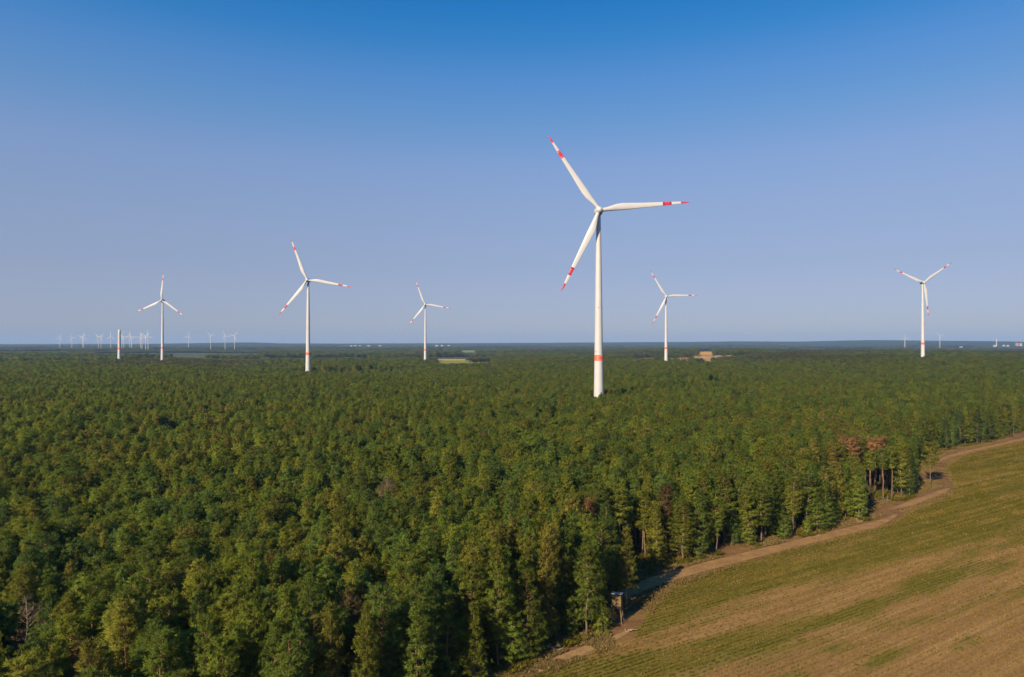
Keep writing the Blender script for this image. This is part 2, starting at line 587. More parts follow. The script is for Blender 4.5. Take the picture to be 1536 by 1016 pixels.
def blade_plant_mat(name, stops):
    m, nt, out = new_mat(name)
    att = N(nt, "ShaderNodeAttribute", attribute_name="tint")
    c = ramp(nt, stops, att.outputs["Fac"])
    d = N(nt, "ShaderNodeBsdfDiffuse")
    t = N(nt, "ShaderNodeBsdfTranslucent")
    mx = N(nt, "ShaderNodeMixShader")
    mx.inputs[0].default_value = 0.25
    nt.links.new(c.outputs[0], d.inputs[0])
    nt.links.new(c.outputs[0], t.inputs[0])
    nt.links.new(d.outputs[0], mx.inputs[1])
    nt.links.new(t.outputs[0], mx.inputs[2])
    nt.links.new(mx.outputs[0], out.inputs[0])
    return m


MAT_CROP = blade_plant_mat("crop_leaves", [(0.0, (0.072, 0.078, 0.010)), (0.5, (0.118, 0.106, 0.015)), (0.72, (0.175, 0.138, 0.024)), (0.86, (0.25, 0.165, 0.05)), (1.0, (0.31, 0.21, 0.085))])
MAT_GRASS = blade_plant_mat("dry_grass_blades", [(0.0, (0.10, 0.095, 0.03)), (0.5, (0.19, 0.135, 0.055)), (1.0, (0.32, 0.22, 0.10))])

# ------------------------------------------------------------------ plan of the place (metres, camera above the origin, looking along +Y)
# foot of the outer row of trees, from the near end to the far end
FOREST_EDGE = [(-900, -420), (-200, -60), (-80, 34), (-38, 68), (-18, 86), (-6.4, 96.5), (-0.8, 102.8), (6.7, 110.9), (15.2, 117.9), (19.6, 124.5), (21.0, 136.5),
               (32.1, 151.3), (43.5, 157.9), (53.2, 164.0), (66.4, 171.2), (80.3, 178.7), (89.2, 188.4), (99.6, 192.0),
               (104, 205.0), (112, 214.5), (122.5, 215.7), (131, 223.0), (139, 240), (151, 258.0), (170, 287.4), (190, 310), (207, 322.0), (236.0, 340.5), (281.6, 378), (420, 470), (700, 620), (1600, 1000)]
# outer edge of the sown field
FIELD_EDGE = [(-420, -210), (-160, -60), (-70, 28), (-30, 66), (-6.2, 92.0), (1.2, 100.2), (8.5, 106.3), (20.5, 115.2), (24.6, 125.2), (33.0, 140.0), (53.6, 156.0),
              (78.7, 170.7), (103.6, 187.0), (114.9, 198.8), (140.9, 221.3), (155, 240.0), (172.3, 272.0), (196.8, 299.9), (260.4, 347.2), (420, 452), (700, 600), (1600, 960)]
FE = np.array(FOREST_EDGE)
FD = np.array(FIELD_EDGE)
U = np.array(ROW)
W = np.array((0.530, -0.848))             # across the rows, into the field


def uw(P):
    P = np.asarray(P, dtype=np.float64)
    return P @ U, P @ W


FE_u, FE_w = uw(FE)
FD_u, FD_w = uw(FD)


def forest_depth(x, y):
    """>0 inside the forest: metres behind the forest edge, measured across the rows"""
    u = x * U[0] + y * U[1]
    w = x * W[0] + y * W[1]
    return np.interp(u, FE_u, FE_w) - w


def field_depth(x, y):
    u = x * U[0] + y * U[1]
    w = x * W[0] + y * W[1]
    return w - np.interp(u, FD_u, FD_w)


# ------------------------------------------------------------------ ground
def build_ground():
    na = 300
    rs = np.concatenate([[0.0], np.geomspace(20, 15500, 150)])
    # finer towards the view direction (+Y)
    k = np.linspace(-1, 1, na, endpoint=False)
    ang = math.pi / 2 + math.pi * (0.45 * k + 0.55 * k ** 3)
    A, R = np.meshgrid(ang, rs[1:])
    X, Y = R * np.cos(A), R * np.sin(A)
    Z = terrain(X, Y)
    V = np.concatenate([[[0, 0, 0]], np.stack([X.ravel(), Y.ravel(), Z.ravel()], 1)])
    nr = len(rs) - 1
    i, j = np.meshgrid(np.arange(nr - 1), np.arange(na), indexing='ij')
    a = 1 + i * na + j
    b = 1 + i * na + (j + 1) % na
    F = np.stack([a, a + na, b + na, b], -1).reshape(-1, 4)
    tri = np.stack([np.zeros(na, int), 1 + np.arange(na), 1 + (np.arange(na) + 1) % na], 1)
    me = bpy.data.meshes.new("ground")
    faces = [tuple(t) for t in tri] + [tuple(f) for f in F]
    me.from_pydata(V.tolist(), [], faces)
    me.polygons.foreach_set("use_smooth", np.full(len(me.polygons), True, dtype=bool))
    me.materials.append(MAT_GROUND)
    me.materials.append(MAT_HILL)
    cen = np.empty(len(me.polygons) * 3, dtype=np.float32)
    me.polygons.foreach_get("center", cen)
    cen = cen.reshape(-1, 3)
    me.polygons.foreach_set("material_index", (np.hypot(cen[:, 0], cen[:, 1]) > 7000).astype(np.int32))
    me.update()
    tag(link("ground", me), "brown forest floor and wooded plain running out to low hills", None, None, "structure")


build_ground()


def ribbon(name, mat, pts, width, z, label, rut=0.0, across=7, step=2.0):
    """a strip of ground along a polyline, with an uneven outline"""
    P = [Vector((*p, 0)) for p in pts]
    # resample with Catmull-Rom
    out = []
    for i in range(len(P) - 1):
        p0, p1, p2, p3 = P[max(i - 1, 0)], P[i], P[i + 1], P[min(i + 2, len(P) - 1)]
        n = max(2, int((p2 - p1).length / step))
        for k in range(n):
            t = k / n
            out.append(0.5 * ((2 * p1) + (p2 - p0) * t + (2 * p0 - 5 * p1 + 4 * p2 - p3) * t * t + (3 * p1 - p0 - 3 * p2 + p3) * t ** 3))
    out.append(P[-1])
    V, F = [], []
    n = len(out)
    for i, p in enumerate(out):
        d = (out[min(i + 1, n - 1)] - out[max(i - 1, 0)]).normalized()
        nr = Vector((d.y, -d.x, 0))
        wl = width / 2 * (0.82 + 0.4 * float(vnoise(i * 0.23, 1.3, 5)))
        wr = width / 2 * (0.82 + 0.4 * float(vnoise(i * 0.23, 7.7, 6)))
        tap = min(1.0, 0.15 + 6.0 * min(i, n - 1 - i) / n)
        wl *= tap
        wr *= tap
        for k in range(across):
            s = -1 + 2 * k / (across - 1)
            q = p + nr * (s * (wr if s > 0 else wl))
            hz = z
            if rut and 0 < k < across - 1:
                hz += rut * (0.5 + 0.5 * math.cos(s * math.pi * 2.2)) + 0.02
            V.append((q.x, q.y, hz))
        if i:
            for k in range(across - 1):
                a = (i - 1) * across + k
                F.append((a, a + 1, a + 1 + across, a + across))
    me = np_mesh(name, np.array(V), np.array(F), mat, smooth=True)
    return tag(link(name, me), label, None, None, "structure")


def build_verge():
    us = np.concatenate([np.arange(-380, -20, 12.0), np.arange(-20, 420, 2.5), np.arange(420, 1300, 20.0)])
    V, F = [], []
    nw = 7
    wd = np.interp(us, FD_u, FD_w)
    wf = np.minimum(np.interp(us, FE_u, FE_w) - 2.5 - 4.0 * vnoise(us / 9, us * 0, 4), wd - 1.0)
    for i, u in enumerate(us):
        for k in range(nw):
            w = (wd[i] + 0.6) * (1 - k / (nw - 1)) + wf[i] * k / (nw - 1)
            p = U * u + W * w
            V.append((p[0], p[1], 0.006 + (0.05 * vnoise(p[0] / 2, p[1] / 2, 2) if 0 < k < nw - 1 else 0)))
        if i:
            for k in range(nw - 1):
                a = (i - 1) * nw + k
                F.append((a, a + 1, a + 1 + nw, a + nw))
    V = np.array(V)
    V[:, 2] += terrain(V[:, 0], V[:, 1])
    tag(link("grass_verge", np_mesh("grass_verge", V, np.array(F), MAT_VERGE, smooth=True)),
        "bare brown verge between the forest edge and the field", None, None, "structure")


build_verge()


def cover_fn(x, y):
    """how densely the weeds stand on the field, 0..1"""
    u = x * U[0] + y * U[1]
    w = x * W[0] + y * W[1]
    base = np.interp(w, [-300, -150, -120, -104, -92, -86, -81, -77.5, -74.5, -71, -66, -60, -55, -48, -40, 0],
                     [0.72, 0.72, 0.70, 0.82, 0.82, 0.66, 0.36, 0.50, 0.52, 0.30, 0.32, 0.22, 0.30, 0.16, 0.14, 0.20])
    # the tan band starts some way along the row; nearer the camera the weeds hold on
    near = 1 - sm(62, 84, u)
    base = base * (1 - near) + near * np.interp(w, [-300, -96, -88, -84, -79, -74, -66, -60, 0], [0.8, 0.8, 0.5, 0.78, 0.72, 0.70, 0.34, 0.22, 0.2])
    n = fbm(u / 26, w / 4.0, 21, 4) - 0.5
    n2 = fbm(u / 9, w / 3.2, 31, 3) - 0.5
    patch = 0.0
    for pu, pw, su, sw, am in ((106, -60.7, 5, 1.5, .6), (121, -55.8, 6, 1.7, .6), (104, -66, 4, 1.2, .5), (124, -73.5, 9, 1.7, .5), (98, -73, 9, 2.0, .6),
                               (112, -74, 7, 1.4, .5), (150, -74.4, 9, 1.8, .5), (172, -71, 9, 1.6, .5), (160, -61.7, 7, 1.5, .5), (88, -76, 8, 2.5, .45)):
        patch = patch + am * (0.15 + 1.3 * fbm(u / 2.5, w / 1.0, 33, 3)) * np.exp(-(((u - pu) / su) ** 2 + ((w - pw) / sw) ** 2))
    patch = patch - 0.5 * np.exp(-(((u - 108) / 14) ** 2 + ((w + 84) / 2.6) ** 2)) - 0.35 * np.exp(-(((u - 132) / 20) ** 2 + ((w + 80) / 1.8) ** 2))
    return np.clip(base + 1.0 * n + 0.45 * n2 + patch, 0, 1)


def build_field():
    us = np.concatenate([np.arange(-330, -40, 12.0), np.arange(-40, 330, 1.5), np.arange(330, 460, 3.0), np.arange(460, 1300, 20.0)])
    ds = np.concatenate([np.arange(0, 75, 0.9), np.arange(75, 120, 3.0), np.geomspace(120, 420, 16)])
    wd = np.interp(us, FD_u, FD_w) + (vnoise(us / 3.0, us * 0, 8) - 0.5) * 2.0
    Uu, D = np.meshgrid(us, ds, indexing='ij')
    Ww = wd[:, None] + D
    X = Uu * U[0] + Ww * W[0]
    Y = Uu * U[1] + Ww * W[1]
    furrow = 0.035 * np.sin(Ww * 2 * math.pi / 2.7) + 0.06 * (fbm(Uu / 3, Ww / 1.2, 12, 3) - 0.5)
    Z = 0.10 + np.where(D > 0.5, furrow, -0.08) + terrain(X, Y)
    V = np.stack([X.ravel(), Y.ravel(), Z.ravel()], 1)
    nu, nd = len(us), len(ds)
    i, j = np.meshgrid(np.arange(nu - 1), np.arange(nd - 1), indexing='ij')
    a = i * nd + j
    F = np.stack([a, a + 1, a + 1 + nd, a + nd], -1).reshape(-1, 4)
    me = np_mesh("field", V, F, MAT_FIELD, smooth=True)
    at = me.attributes.new("cover", 'FLOAT', 'POINT')
    at.data.foreach_set("value", cover_fn(X.ravel(), Y.ravel()).astype(np.float32))
    tag(link("field", me), "weedy stubble field in green and tan rows beside the forest", None, None, "structure")


build_field()

ribbon("dirt_track", MAT_TRACK, [(2, 117), (13.9, 126.7), (21.5, 134.9), (30.4, 142.8), (43.8, 152.2), (61.6, 163.6), (82.0, 176.3), (97.2, 185.8), (106.5, 193.2), (111, 197.5)],
       3.8, 0.075, "pale sandy dirt track along the forest edge", 0.05)
ribbon("dirt_track", MAT_TRACK, [(112, 203.5), (119, 208), (127, 214.5), (137, 222.5), (146, 230.5), (149, 233)], 2.6, 0.085, "worn sandy track past the corner of the field", 0.04)
ribbon("dirt_track", MAT_TRACK, [(170, 277), (182, 290), (201.6, 307.2), (236.8, 332.8), (268, 356), (330, 400)], 2.8, 0.08, "pale sandy track at the far forest edge", 0.04)
ribbon("straw_strip", MAT_STRAW, [(-22, 77), (-8, 91.4), (1.0, 101.3), (8.2, 107.6), (15.5, 113.4), (21, 118.5)], 2.0, 0.085, "straw coloured strip of dry grass along the near field edge", 0.0)


def far_patch(name, mat, pts, label):
    """an open patch of land among the far woods"""
    V, F = [], []
    P = np.array(pts, dtype=float)
    n = 10
    quad = P
    for i in range(n + 1):
        for j in range(n + 1):
            s, t = i / n, j / n
            q = (quad[0] * (1 - s) + quad[1] * s) * (1 - t) + (quad[3] * (1 - s) + quad[2] * s) * t
            V.append((q[0], q[1], 0))
    for i in range(n):
        for j in range(n):
            a = i * (n + 1) + j
            F.append((a, a + n + 1, a + n + 2, a + 1))
    V = np.array(V)
    V[:, 2] = terrain(V[:, 0], V[:, 1]) + 0.35
    return tag(link(name, np_mesh(name, V, np.array(F), mat)), label, None, None, "structure")


def ray_xy(u, d):
    return ((u - 768) / 1024.0 * d, d)


# open patches: bearings and distances, far end to near end
PATCHES = [
    ("field", MAT_FARGREEN, (655, 703), 1750, 2150, "green meadow in a clearing of the far forest"),
    ("field", MAT_FARSTRAW, (655, 698), 2160, 2330, "straw coloured stubble behind the far green meadow"),
    ("field", MAT_FARGREEN, (704, 738), 1750, 1930, "narrow meadow beside the far clearing"),
    ("field", MAT_FARSTRAW, (1047, 1069), 2300, 3500, "bright ochre stubble field in the far forest"),
    ("clearing", MAT_FARSAND, (938, 985), 1900, 2150, "sandy clearing with scattered trees beyond the fourth turbine"),
    ("clearing", MAT_FARSAND, (986, 1040), 1700, 2300, "sandy clearing with scattered trees"),
    ("clearing", MAT_FARSAND, (1041, 1097), 1700, 2240, "sandy clearing with scattered trees below the ochre field"),
    ("clearing", MAT_FARSAND, (256, 310), 2290, 2400, "pale sandy strip in the far woods"),
    ("clearing", MAT_FARGREEN, (690, 715), 4000, 4900, "pale green distant field among woods"),
]
for nm, mt, (u0, u1), d0, d1, lab in PATCHES:
    far_patch(nm, mt, [ray_xy(u0, d0), ray_xy(u1, d0), ray_xy(u1, d1), ray_xy(u0, d1)], lab)


def open_ground(x, y):
    """True where the far patches and their line of approach keep the woods away"""
    t = 768 + 1024 * x / np.maximum(y, 1.0)
    m = np.zeros(np.shape(x), bool)
    for nm, mt, (u0, u1), d0, d1, lab in PATCHES:
        near = d0 - (520 if d0 < 3000 else 900) if "scattered" not in lab else d0 - 460
        if "pale sandy strip" in lab:
            near = d0 - 330
        if "ochre stubble" in lab:
            near = d0 - 480
        w = (t > u0 - 1) & (t < u1 + 1) & (y > near) & (y < d1)
        if "scattered" in lab:
            w &= vnoise(x / 26, y / 90, 77) > 0.30
        m |= w
    return m


# ------------------------------------------------------------------ pines
def unit(v):
    return v / np.maximum(np.linalg.norm(v, axis=-1, keepdims=True), 1e-9)


def pine_parts(seed, H=16.0, base=0.5, R=2.3, shape="round", blades=26, needle=True, blade_len=0.40, whorl=0.52, bare=False, mat=None, thin=0.0, slim=1.0):
    """trunk mesh with limbs and dead stubs, crown mesh of needle tufts"""
    r = np.random.default_rng(seed)
    tm = MB()
    lean = r.normal(0, 0.018, 2)
    wob = r.normal(0, 0.16, (6, 2))

    def axis(z):
        k = np.clip(z / H * 5, 0, 4.999)
        i = int(k)
        f = k - i
        w = wob[i] * (1 - f) + wob[i + 1] * f
        w = w * min(1.0, z / 4.0)
        return np.array((lean[0] * z + w[0], lean[1] * z + w[1], z))
    r0 = 0.0105 * H + 0.02
    zs = np.linspace(-0.3, H - 0.3, 10)
    tm.tube([axis(max(z, 0)) + np.array((0, 0, min(z, 0))) for z in zs], [max(0.025, r0 * (1 - 0.9 * max(z, 0) / H)) * (1.25 if z < 0.5 else 1) for z in zs], 7)
    tufts_p, tufts_d, tufts_s = [], [], []
    zb = base * H
    # dead stubs below the living crown
    for _ in range(int(r.integers(4, 10)) if not bare else 34):
        z = r.uniform(0.22 * H, max(zb, 0.3 * H)) if not bare else r.uniform(0.2 * H, 0.97 * H)
        a = r.uniform(0, 2 * math.pi)
        L = r.uniform(0.4, 1.3) if not bare else R * r.uniform(0.5, 1.0) * (1.05 - z / H)
        p0 = axis(z)
        d = np.array((math.cos(a), math.sin(a), r.uniform(-0.25, 0.35)))
        tm.tube([p0, p0 + d * L * 0.55, p0 + d * L + np.array((0, 0, 0.12 * L))], [0.035, 0.022, 0.010], 3, cap=False)
        if bare:
            for _k in range(3):
                q = p0 + d * L * r.uniform(0.4, 0.9)
                e = unit(d + r.normal(0, 0.6, 3))
                tm.tube([q, q + e * L * 0.35], [0.016, 0.007], 3, cap=False)
    if not bare:
        z = zb
        asym_a, asym = r.uniform(0, 2 * math.pi), r.uniform(0, 0.25)
        while z < H - 0.35:
            t = (z - zb) / (H - zb)
            if shape == "round":
                rad = R * (0.62 + 0.38 * min(1, t / 0.28)) * (1 - t ** 2.2) ** 0.75 + 0.25
            elif shape == "cone":
                rad = R * (0.75 + 0.25 * min(1, t / 0.15)) * (1 - t) ** 0.8 + 0.22
            else:                                   # flat umbrella crown of an old pine
                rad = R * (0.40 + 0.60 * min(1, t / 0.55)) * (1 - t ** 4) ** 0.6 + 0.35
            nb = int(r.integers(3, 6))
            a0 = r.uniform(0, 2 * math.pi)
            for b in range(nb):
                if r.random() < thin:
                    continue
                a = a0 + 2 * math.pi * b / nb + r.normal(0, 0.25)
                L = rad * r.uniform(0.62, 1.16) * (1 + asym * math.cos(a - asym_a))
                el = 0.10 + 0.65 * t + r.normal(0, 0.14)
                d = np.array((math.cos(a) * math.cos(el), math.sin(a) * math.cos(el), math.sin(el)))
                p0 = axis(z)
                p1 = p0 + d * L * 0.55 + np.array((0, 0, -0.04 * L))
                p2 = p0 + d * L + np.array((0, 0, 0.10 * L))
                rb = 0.018 + 0.016 * L
                tm.tube([p0, p1, p2], [rb, rb * 0.6, 0.010], 3, cap=False)
                side = np.array((-math.sin(a), math.cos(a), 0))
                nt_ = max(2, int(round(L / 0.40)))
                for s in np.linspace(0.34 if L > 1 else 0.5, 1.0, nt_):
                    q = (p0 * (1 - s) ** 2 + 2 * p1 * s * (1 - s) + p2 * s * s)
                    spread = 0.16 + 0.30 * L * (1 - abs(s - 0.65)) * 0.55
                    for m in range(2 if s < 0.97 else 1):
                        off = side * r.normal(0, spread) + np.array((0, 0, r.normal(0.10, 0.12)))
                        tufts_p.append(q + off)
                        tufts_d.append(unit(d * 0.75 + np.array((0, 0, 0.75)) + off * 0.8))
                        tufts_s.append(r.uniform(0.75, 1.2))
            z += whorl * r.uniform(0.8, 1.2)
        top = axis(H - 0.35)
        for k in range(5):
            tufts_p.append(top + np.array((r.normal(0, 0.12), r.normal(0, 0.12), 0.10 * k)))
            tufts_d.append(np.array((r.normal(0, 0.3), r.normal(0, 0.3), 1.0)))
            tufts_s.append(0.9)
    trunk = tm.build("trunk", MAT_GREYWOOD if (bare or slim < 1) else MAT_BARK, as_mesh=True)
    trunk.polygons.foreach_set("use_smooth", np.full(len(trunk.polygons), True, dtype=bool))
    if bare:
        return trunk, None
    P, D, S = np.array(tufts_p), unit(np.array(tufts_d)), np.array(tufts_s)
    n = len(P)
    k = blades
    dirs = unit(D[:, None, :] * 1.0 + unit(r.normal(0, 1, (n, k, 3))) * 0.95)
    L = blade_len * S[:, None] * r.uniform(0.6, 1.3, (n, k))
    c = P[:, None, :] + dirs * 0.04 + r.normal(0, 0.07, (n, k, 3))
    perp = unit(np.cross(dirs, unit(r.normal(0, 1, (n, k, 3)))))
    half = blade_len * 0.08 * slim * r.uniform(0.7, 1.3, (n, k))
    # every needle spray turns its outer face away from the heart of the tree
    heart = np.stack([P[:, 0] * 0.15, P[:, 1] * 0.15, np.minimum(P[:, 2] - 0.6, zb + 0.45 * (H - zb))], 1)
    outw = unit(unit(P - heart) * 0.75 + D * 0.55)
    face = np.cross(dirs, perp)
    flip = np.sign(np.sum(face * outw[:, None, :], -1))
    flip[flip == 0] = 1
    wv = perp * (half * flip)[..., None]
    mid = c + dirs * (L * 0.45)[..., None]
    tip = c + dirs * L[..., None]
    V = np.stack([c, mid - wv, tip, mid + wv], 2).reshape(-1, 3)
    F = np.arange(n * k * 4).reshape(-1, 4)
    crown = np_mesh("crown", V, F, mat or MAT_NEEDLE, smooth=True)
    fn = unit(face) * flip[..., None]
    nrm = unit(outw[:, None, :] * 0.6 + fn * 0.65 + dirs * 0.15)
    crown.normals_split_custom_set_from_vertices(np.repeat(nrm.reshape(-1, 3), 4, axis=0).tolist())
    # a natural tone per tuft: shoots differ a little from one another
    tint = np.repeat(np.clip(r.normal(0.5, 0.2, n), 0, 1), k * 4).astype(np.float32)
    at = crown.attributes.new("tint", 'FLOAT', 'POINT')
    at.data.foreach_set("value", tint)
    return trunk, crown


KINDS = {}
LIB = []       # (trunk, crown, role)
specs = [
    # role, H, base, R, shape
    ("inner", 15.5, 0.46, 2.1, "round"), ("inner", 16.5, 0.50, 2.4, "round"), ("inner", 14.8, 0.44, 1.8, "cone"), ("inner", 16.4, 0.46, 1.7, "cone"),
    ("inner", 16.0, 0.52, 2.5, "umbrella"), ("inner", 15.0, 0.42, 2.2, "cone"), ("inner", 17.0, 0.50, 2.2, "round"),
    ("inner", 15.8, 0.48, 2.7, "umbrella"),
    ("edge", 15.5, 0.07, 2.6, "round"), ("edge", 14.0, 0.10, 2.8, "cone"), ("edge", 16.5, 0.18, 2.8, "round"), ("edge", 15.0, 0.30, 2.8, "umbrella"),
    ("edge", 14.8, 0.06, 2.8, "round"),
    ("young", 8.0, 0.06, 2.0, "cone"), ("young", 5.5, 0.04, 1.7, "cone"),
]
for i, (role, H, bs, R, shp) in enumerate(specs):
    LIB.append((*pine_parts(100 + i, H, bs, R, shp, thin=0.17 if role == "edge" else 0.04), role, shp))


# ------------------------------------------------------------------ wind turbine positions (needed to keep the woods clear of them)
TURB = [
    # x, y, base z, hub height, blade angle clockwise from up
    (56.1, 442, 0.0, 135.0, 85.4),
    (-262.6, 879, -4.0, 134.5, 99.0),
    (-190.6, 1501, -5.0, 139.5, 99.0),
    (287.0, 1272, 0.5, 136.0, 88.0),
    (-721.0, 1408, 0.0, 138.0, 5.0),
    (698.0, 1160, 9.0, 143.5, 54.0),
]
STUB = (-795.0, 1382, 0.0)

# ------------------------------------------------------------------ where the trees stand
def jitter_grid(x0, x1, y0, y1, s, j, rng):
    xs, ys = np.arange(x0, x1, s), np.arange(y0, y1, s * 0.92)
    X, Y = np.meshgrid(xs, ys)
    X = X + (np.arange(len(ys)) % 2)[:, None] * s / 2
    X = X + rng.uniform(-j, j, X.shape)
    Y = Y + rng.uniform(-j, j, Y.shape)
    return X.ravel(), Y.ravel()


def stand_factor(x, y):
    """height factor of the stand a tree belongs to, and True where the stand has been felled"""
    d = np.hypot(x, y)
    ca, sa = math.cos(0.35), math.sin(0.35)
    a = (x * ca + y * sa) + 40 * (vnoise(x / 150, y / 150, 41) - 0.5)
    b = (-x * sa + y * ca) + 40 * (vnoise(x / 150, y / 150, 42) - 0.5)
    g = np.where(d < 2200, 1.0, 2.4)
    ia, ib = np.floor(a / (300 * g)), np.floor(b / (260 * g))
    h = _hash(ia, ib, 5)
    t = 768 + 1024 * x / np.maximum(np.abs(y), 1.0)
    crest = np.interp(t, [-400, 330, 420, 470, 580, 640, 800, 960, 1090, 1180, 1900], [1600, 1560, 1300, 860, 860, 1150, 1400, 1450, 1500, 2200, 2400])
    k = sm(crest, crest + 160, d)
    grown = np.where(h < 0.28, 0.42, np.where(h < 0.55, 0.66, np.where(h < 0.8, 0.98, 1.20)))
    fac = 1.0 + k * (grown - 1.0)
    cut = (_hash(ia, ib, 11) < 0.14) & (d > crest + 60)
    lane = (np.abs(b / (260 * g) - np.round(b / (260 * g))) < 0.04) & (d > crest + 60)
    return fac, cut | lane


def plant():
    rng = np.random.default_rng(23)
    X, Y = [], []
    S = []
    # near woods: every tree at its own spacing
    x, y = jitter_grid(-780, 820, 10, 760, 3.3, 1.15, rng)
    keep = (np.abs(x) < 0.80 * y + 38) & (np.hypot(x, y) < 700)
    X.append(x[keep]); Y.append(y[keep]); S.append(np.ones(keep.sum()))
    # farther out the trees stand in wider groups
    d0 = 700.0
    while d0 < 6800:
        d1 = d0 * 1.12
        dm = 0.5 * (d0 + d1)
        s = 3.7 * (dm / 700) * max(1.0, dm / 3000) ** 0.5
        x, y = jitter_grid(-0.92 * d1, 0.92 * d1, d0 * 0.70, d1, s, s * 0.36, rng)
        d = np.hypot(x, y)
        keep = (d >= d0) & (d < d1) & (np.abs(x) < 0.86 * y)
        X.append(x[keep]); Y.append(y[keep]); S.append(np.full(keep.sum(), s / 3.7))
        d0 = d1
    X, Y, S = np.concatenate(X), np.concatenate(Y), np.concatenate(S)
    dep = forest_depth(X, Y)
    fac, cut = stand_factor(X, Y)
    d = np.hypot(X, Y)
    gap = (fbm(X / 14, Y / 14, 61, 2) < 0.20) & (d < 800) & (dep > 8)
    ok = (dep > 0) & ~cut & ~gap & ~open_ground(X, Y) & (rng.random(len(X)) > 0.05)
    for tx, ty, tz, hh, an in TURB:
        ok &= np.hypot(X - tx, Y - ty) > np.where(S > 1.2, 8 + 2.2 * S, 7.5)
    ok &= np.hypot(X - STUB[0], Y - STUB[1]) > 18
    ok &= ~((np.abs(X - 18.6) < 2.6) & (np.abs(Y - 122.5) < 3.2))       # the hunting blind stands here
    for gx, gy, ga, gb in ((-285, 436, 62, 7), (-120, 545, 48, 7), (-330, 560, 60, 7), (190, 610, 60, 7), (-40, 395, 22, 4.5)):
        ok &= ~(np.hypot((X - gx) / ga, (Y - gy - 5 * (vnoise(X / 15, Y * 0, 3) - 0.5)) / gb) < 1)
    # a bay of bare ground between the trees at the track, and the sparse corner with bare stems
    ok &= ~((np.hypot((X - 25.5) / 7.5, (Y - 147) / 8.5) < 1))
    ok &= ~((np.hypot((X - 104) / 10, (Y - 212) / 9) < 1) & (rng.random(len(X)) < 0.72))
    return X[ok], Y[ok], S[ok], fac[ok], dep[ok]


TX, TY, TS, TF, TD = plant()
TR = RNG.random((len(TX), 6))
young = (TR[:, 5] < 0.20) & (TD < 5)
isedge = (TD < 6.5) & ~young
inner_ids = [i for i, s in enumerate(LIB) if s[2] == "inner"]
edge_ids = [i for i, s in enumerate(LIB) if s[2] == "edge"]
young_ids = [i for i, s in enumerate(LIB) if s[2] == "young"]
TV = np.array(inner_ids)[(TR[:, 0] * len(inner_ids)).astype(int)]
TV = np.where(isedge, np.array(edge_ids)[(TR[:, 0] * len(edge_ids)).astype(int)], TV)
TV = np.where(young, np.array(young_ids)[(TR[:, 0] * len(young_ids)).astype(int)], TV)
hn = 0.85 + 0.27 * TR[:, 1] + 0.24 * (fbm(TX / 45, TY / 45, 51, 2) - 0.5)
SZ = hn * TF
SXY = TS * (0.78 + 0.40 * TR[:, 2]) * np.where(TS > 1.2, 1.12, 1.0)
# far groups: keep the crown low-set so that no daylight shows beneath the wide crowns
TZ = terrain(TX, TY)
ROT = TR[:, 3] * 2 * math.pi

# ---- single trees that stand out in the photograph
SPECIAL = []     # x, y, builder


def special_tree(name, x, y, parts, label, cat, rz=0.0, crown_name="crown", sc=1.0):
    root = empty(name, (x, y, float(terrain(x, y))), rz)
    root.scale = (sc, sc, sc)
    tag(root, label, cat)
    tr, cr = parts
    link("trunk", tr, root)
    if cr is not None:
        link(crown_name, cr, root)
    SPECIAL.append((x, y))
    return root


special_tree("pine_tree", 145.3, 237.5, pine_parts(901, 14.5, 0.45, 3.6, "umbrella"), "lone pine with a bare lit stem standing out in front of the far forest corner", "pine tree", 0.4)
special_tree("dead_pine", 16.4, 146.0, pine_parts(902, 16.0, 0.55, 1.7, "round", mat=MAT_DRY, thin=0.35), "slim pine with a dead rust brown crown just above the near track", "dead tree", 1.0)
special_tree("dead_pine", 111.0, 224.0, pine_parts(903, 17.8, 0.68, 4.3, "umbrella", mat=MAT_DRY), "wide reddish brown pine crown over bare stems near the field corner", "dead tree", 2.0)
special_tree("dead_pine", 121.0, 228.0, pine_parts(904, 17.0, 0.70, 3.7, "umbrella", mat=MAT_DRY, thin=0.25), "smaller brown pine crown on the field side of the wide reddish one", "dead tree", 2.6)
special_tree("bare_tree", -19.4, 99.0, pine_parts(905, 7.8, 0.22, 1.3, "cone", blades=4, mat=MAT_TWIG, thin=0.3, blade_len=0.45, slim=0.45), "small leafless grey tree at the bottom edge in front of dark stems", "dead tree")
special_tree("dead_pine", -52.0, 81.5, pine_parts(906, 13.6, 0.30, 1.6, "cone", mat=MAT_DRY, thin=0.15), "slim pine with a withered orange brown crown among the nearest trees", "dead tree", 0.7)
special_tree("bare_tree", -29.5, 162.0, pine_parts(907, 17.8, 0.55, 2.6, "round", blades=9, mat=MAT_TWIG, thin=0.25, blade_len=0.5, slim=0.5), "leafless pinkish grey treetop in the middle of the green canopy", "dead tree")
special_tree("bare_tree", -62.0, 87.0, pine_parts(908, 17.0, 0.5, 2.0, "round", blades=7, mat=MAT_TWIG, thin=0.35, blade_len=0.5, slim=0.5), "leafless grey treetop near the bottom left corner", "dead tree")
special_tree("dead_pine", -146.0, 377.0, pine_parts(909, 17.6, 0.5, 2.6, "round", mat=MAT_DRY), "small rust red pine far out in the green canopy", "dead tree")
special_tree("dead_pine", -10.0, 250.0, pine_parts(910, 16.8, 0.5, 2.6, "round", mat=MAT_DRY, thin=0.3), "thin brown pine crown in the middle of the green canopy below the largest turbine", "dead tree")
special_tree("fading_pine", -22.5, 94.0, pine_parts(911, 15.5, 0.42, 2.4, "round", mat=MAT_OLIVE), "pine with a fading olive brown crown beside the small leafless tree", "pine tree")
special_tree("pine_tree", 15.4, 117.2, pine_parts(921, 5.2, 0.05, 1.9, "cone"), "low bushy young pine right in front of the hunting blind", "pine tree", 0.3)
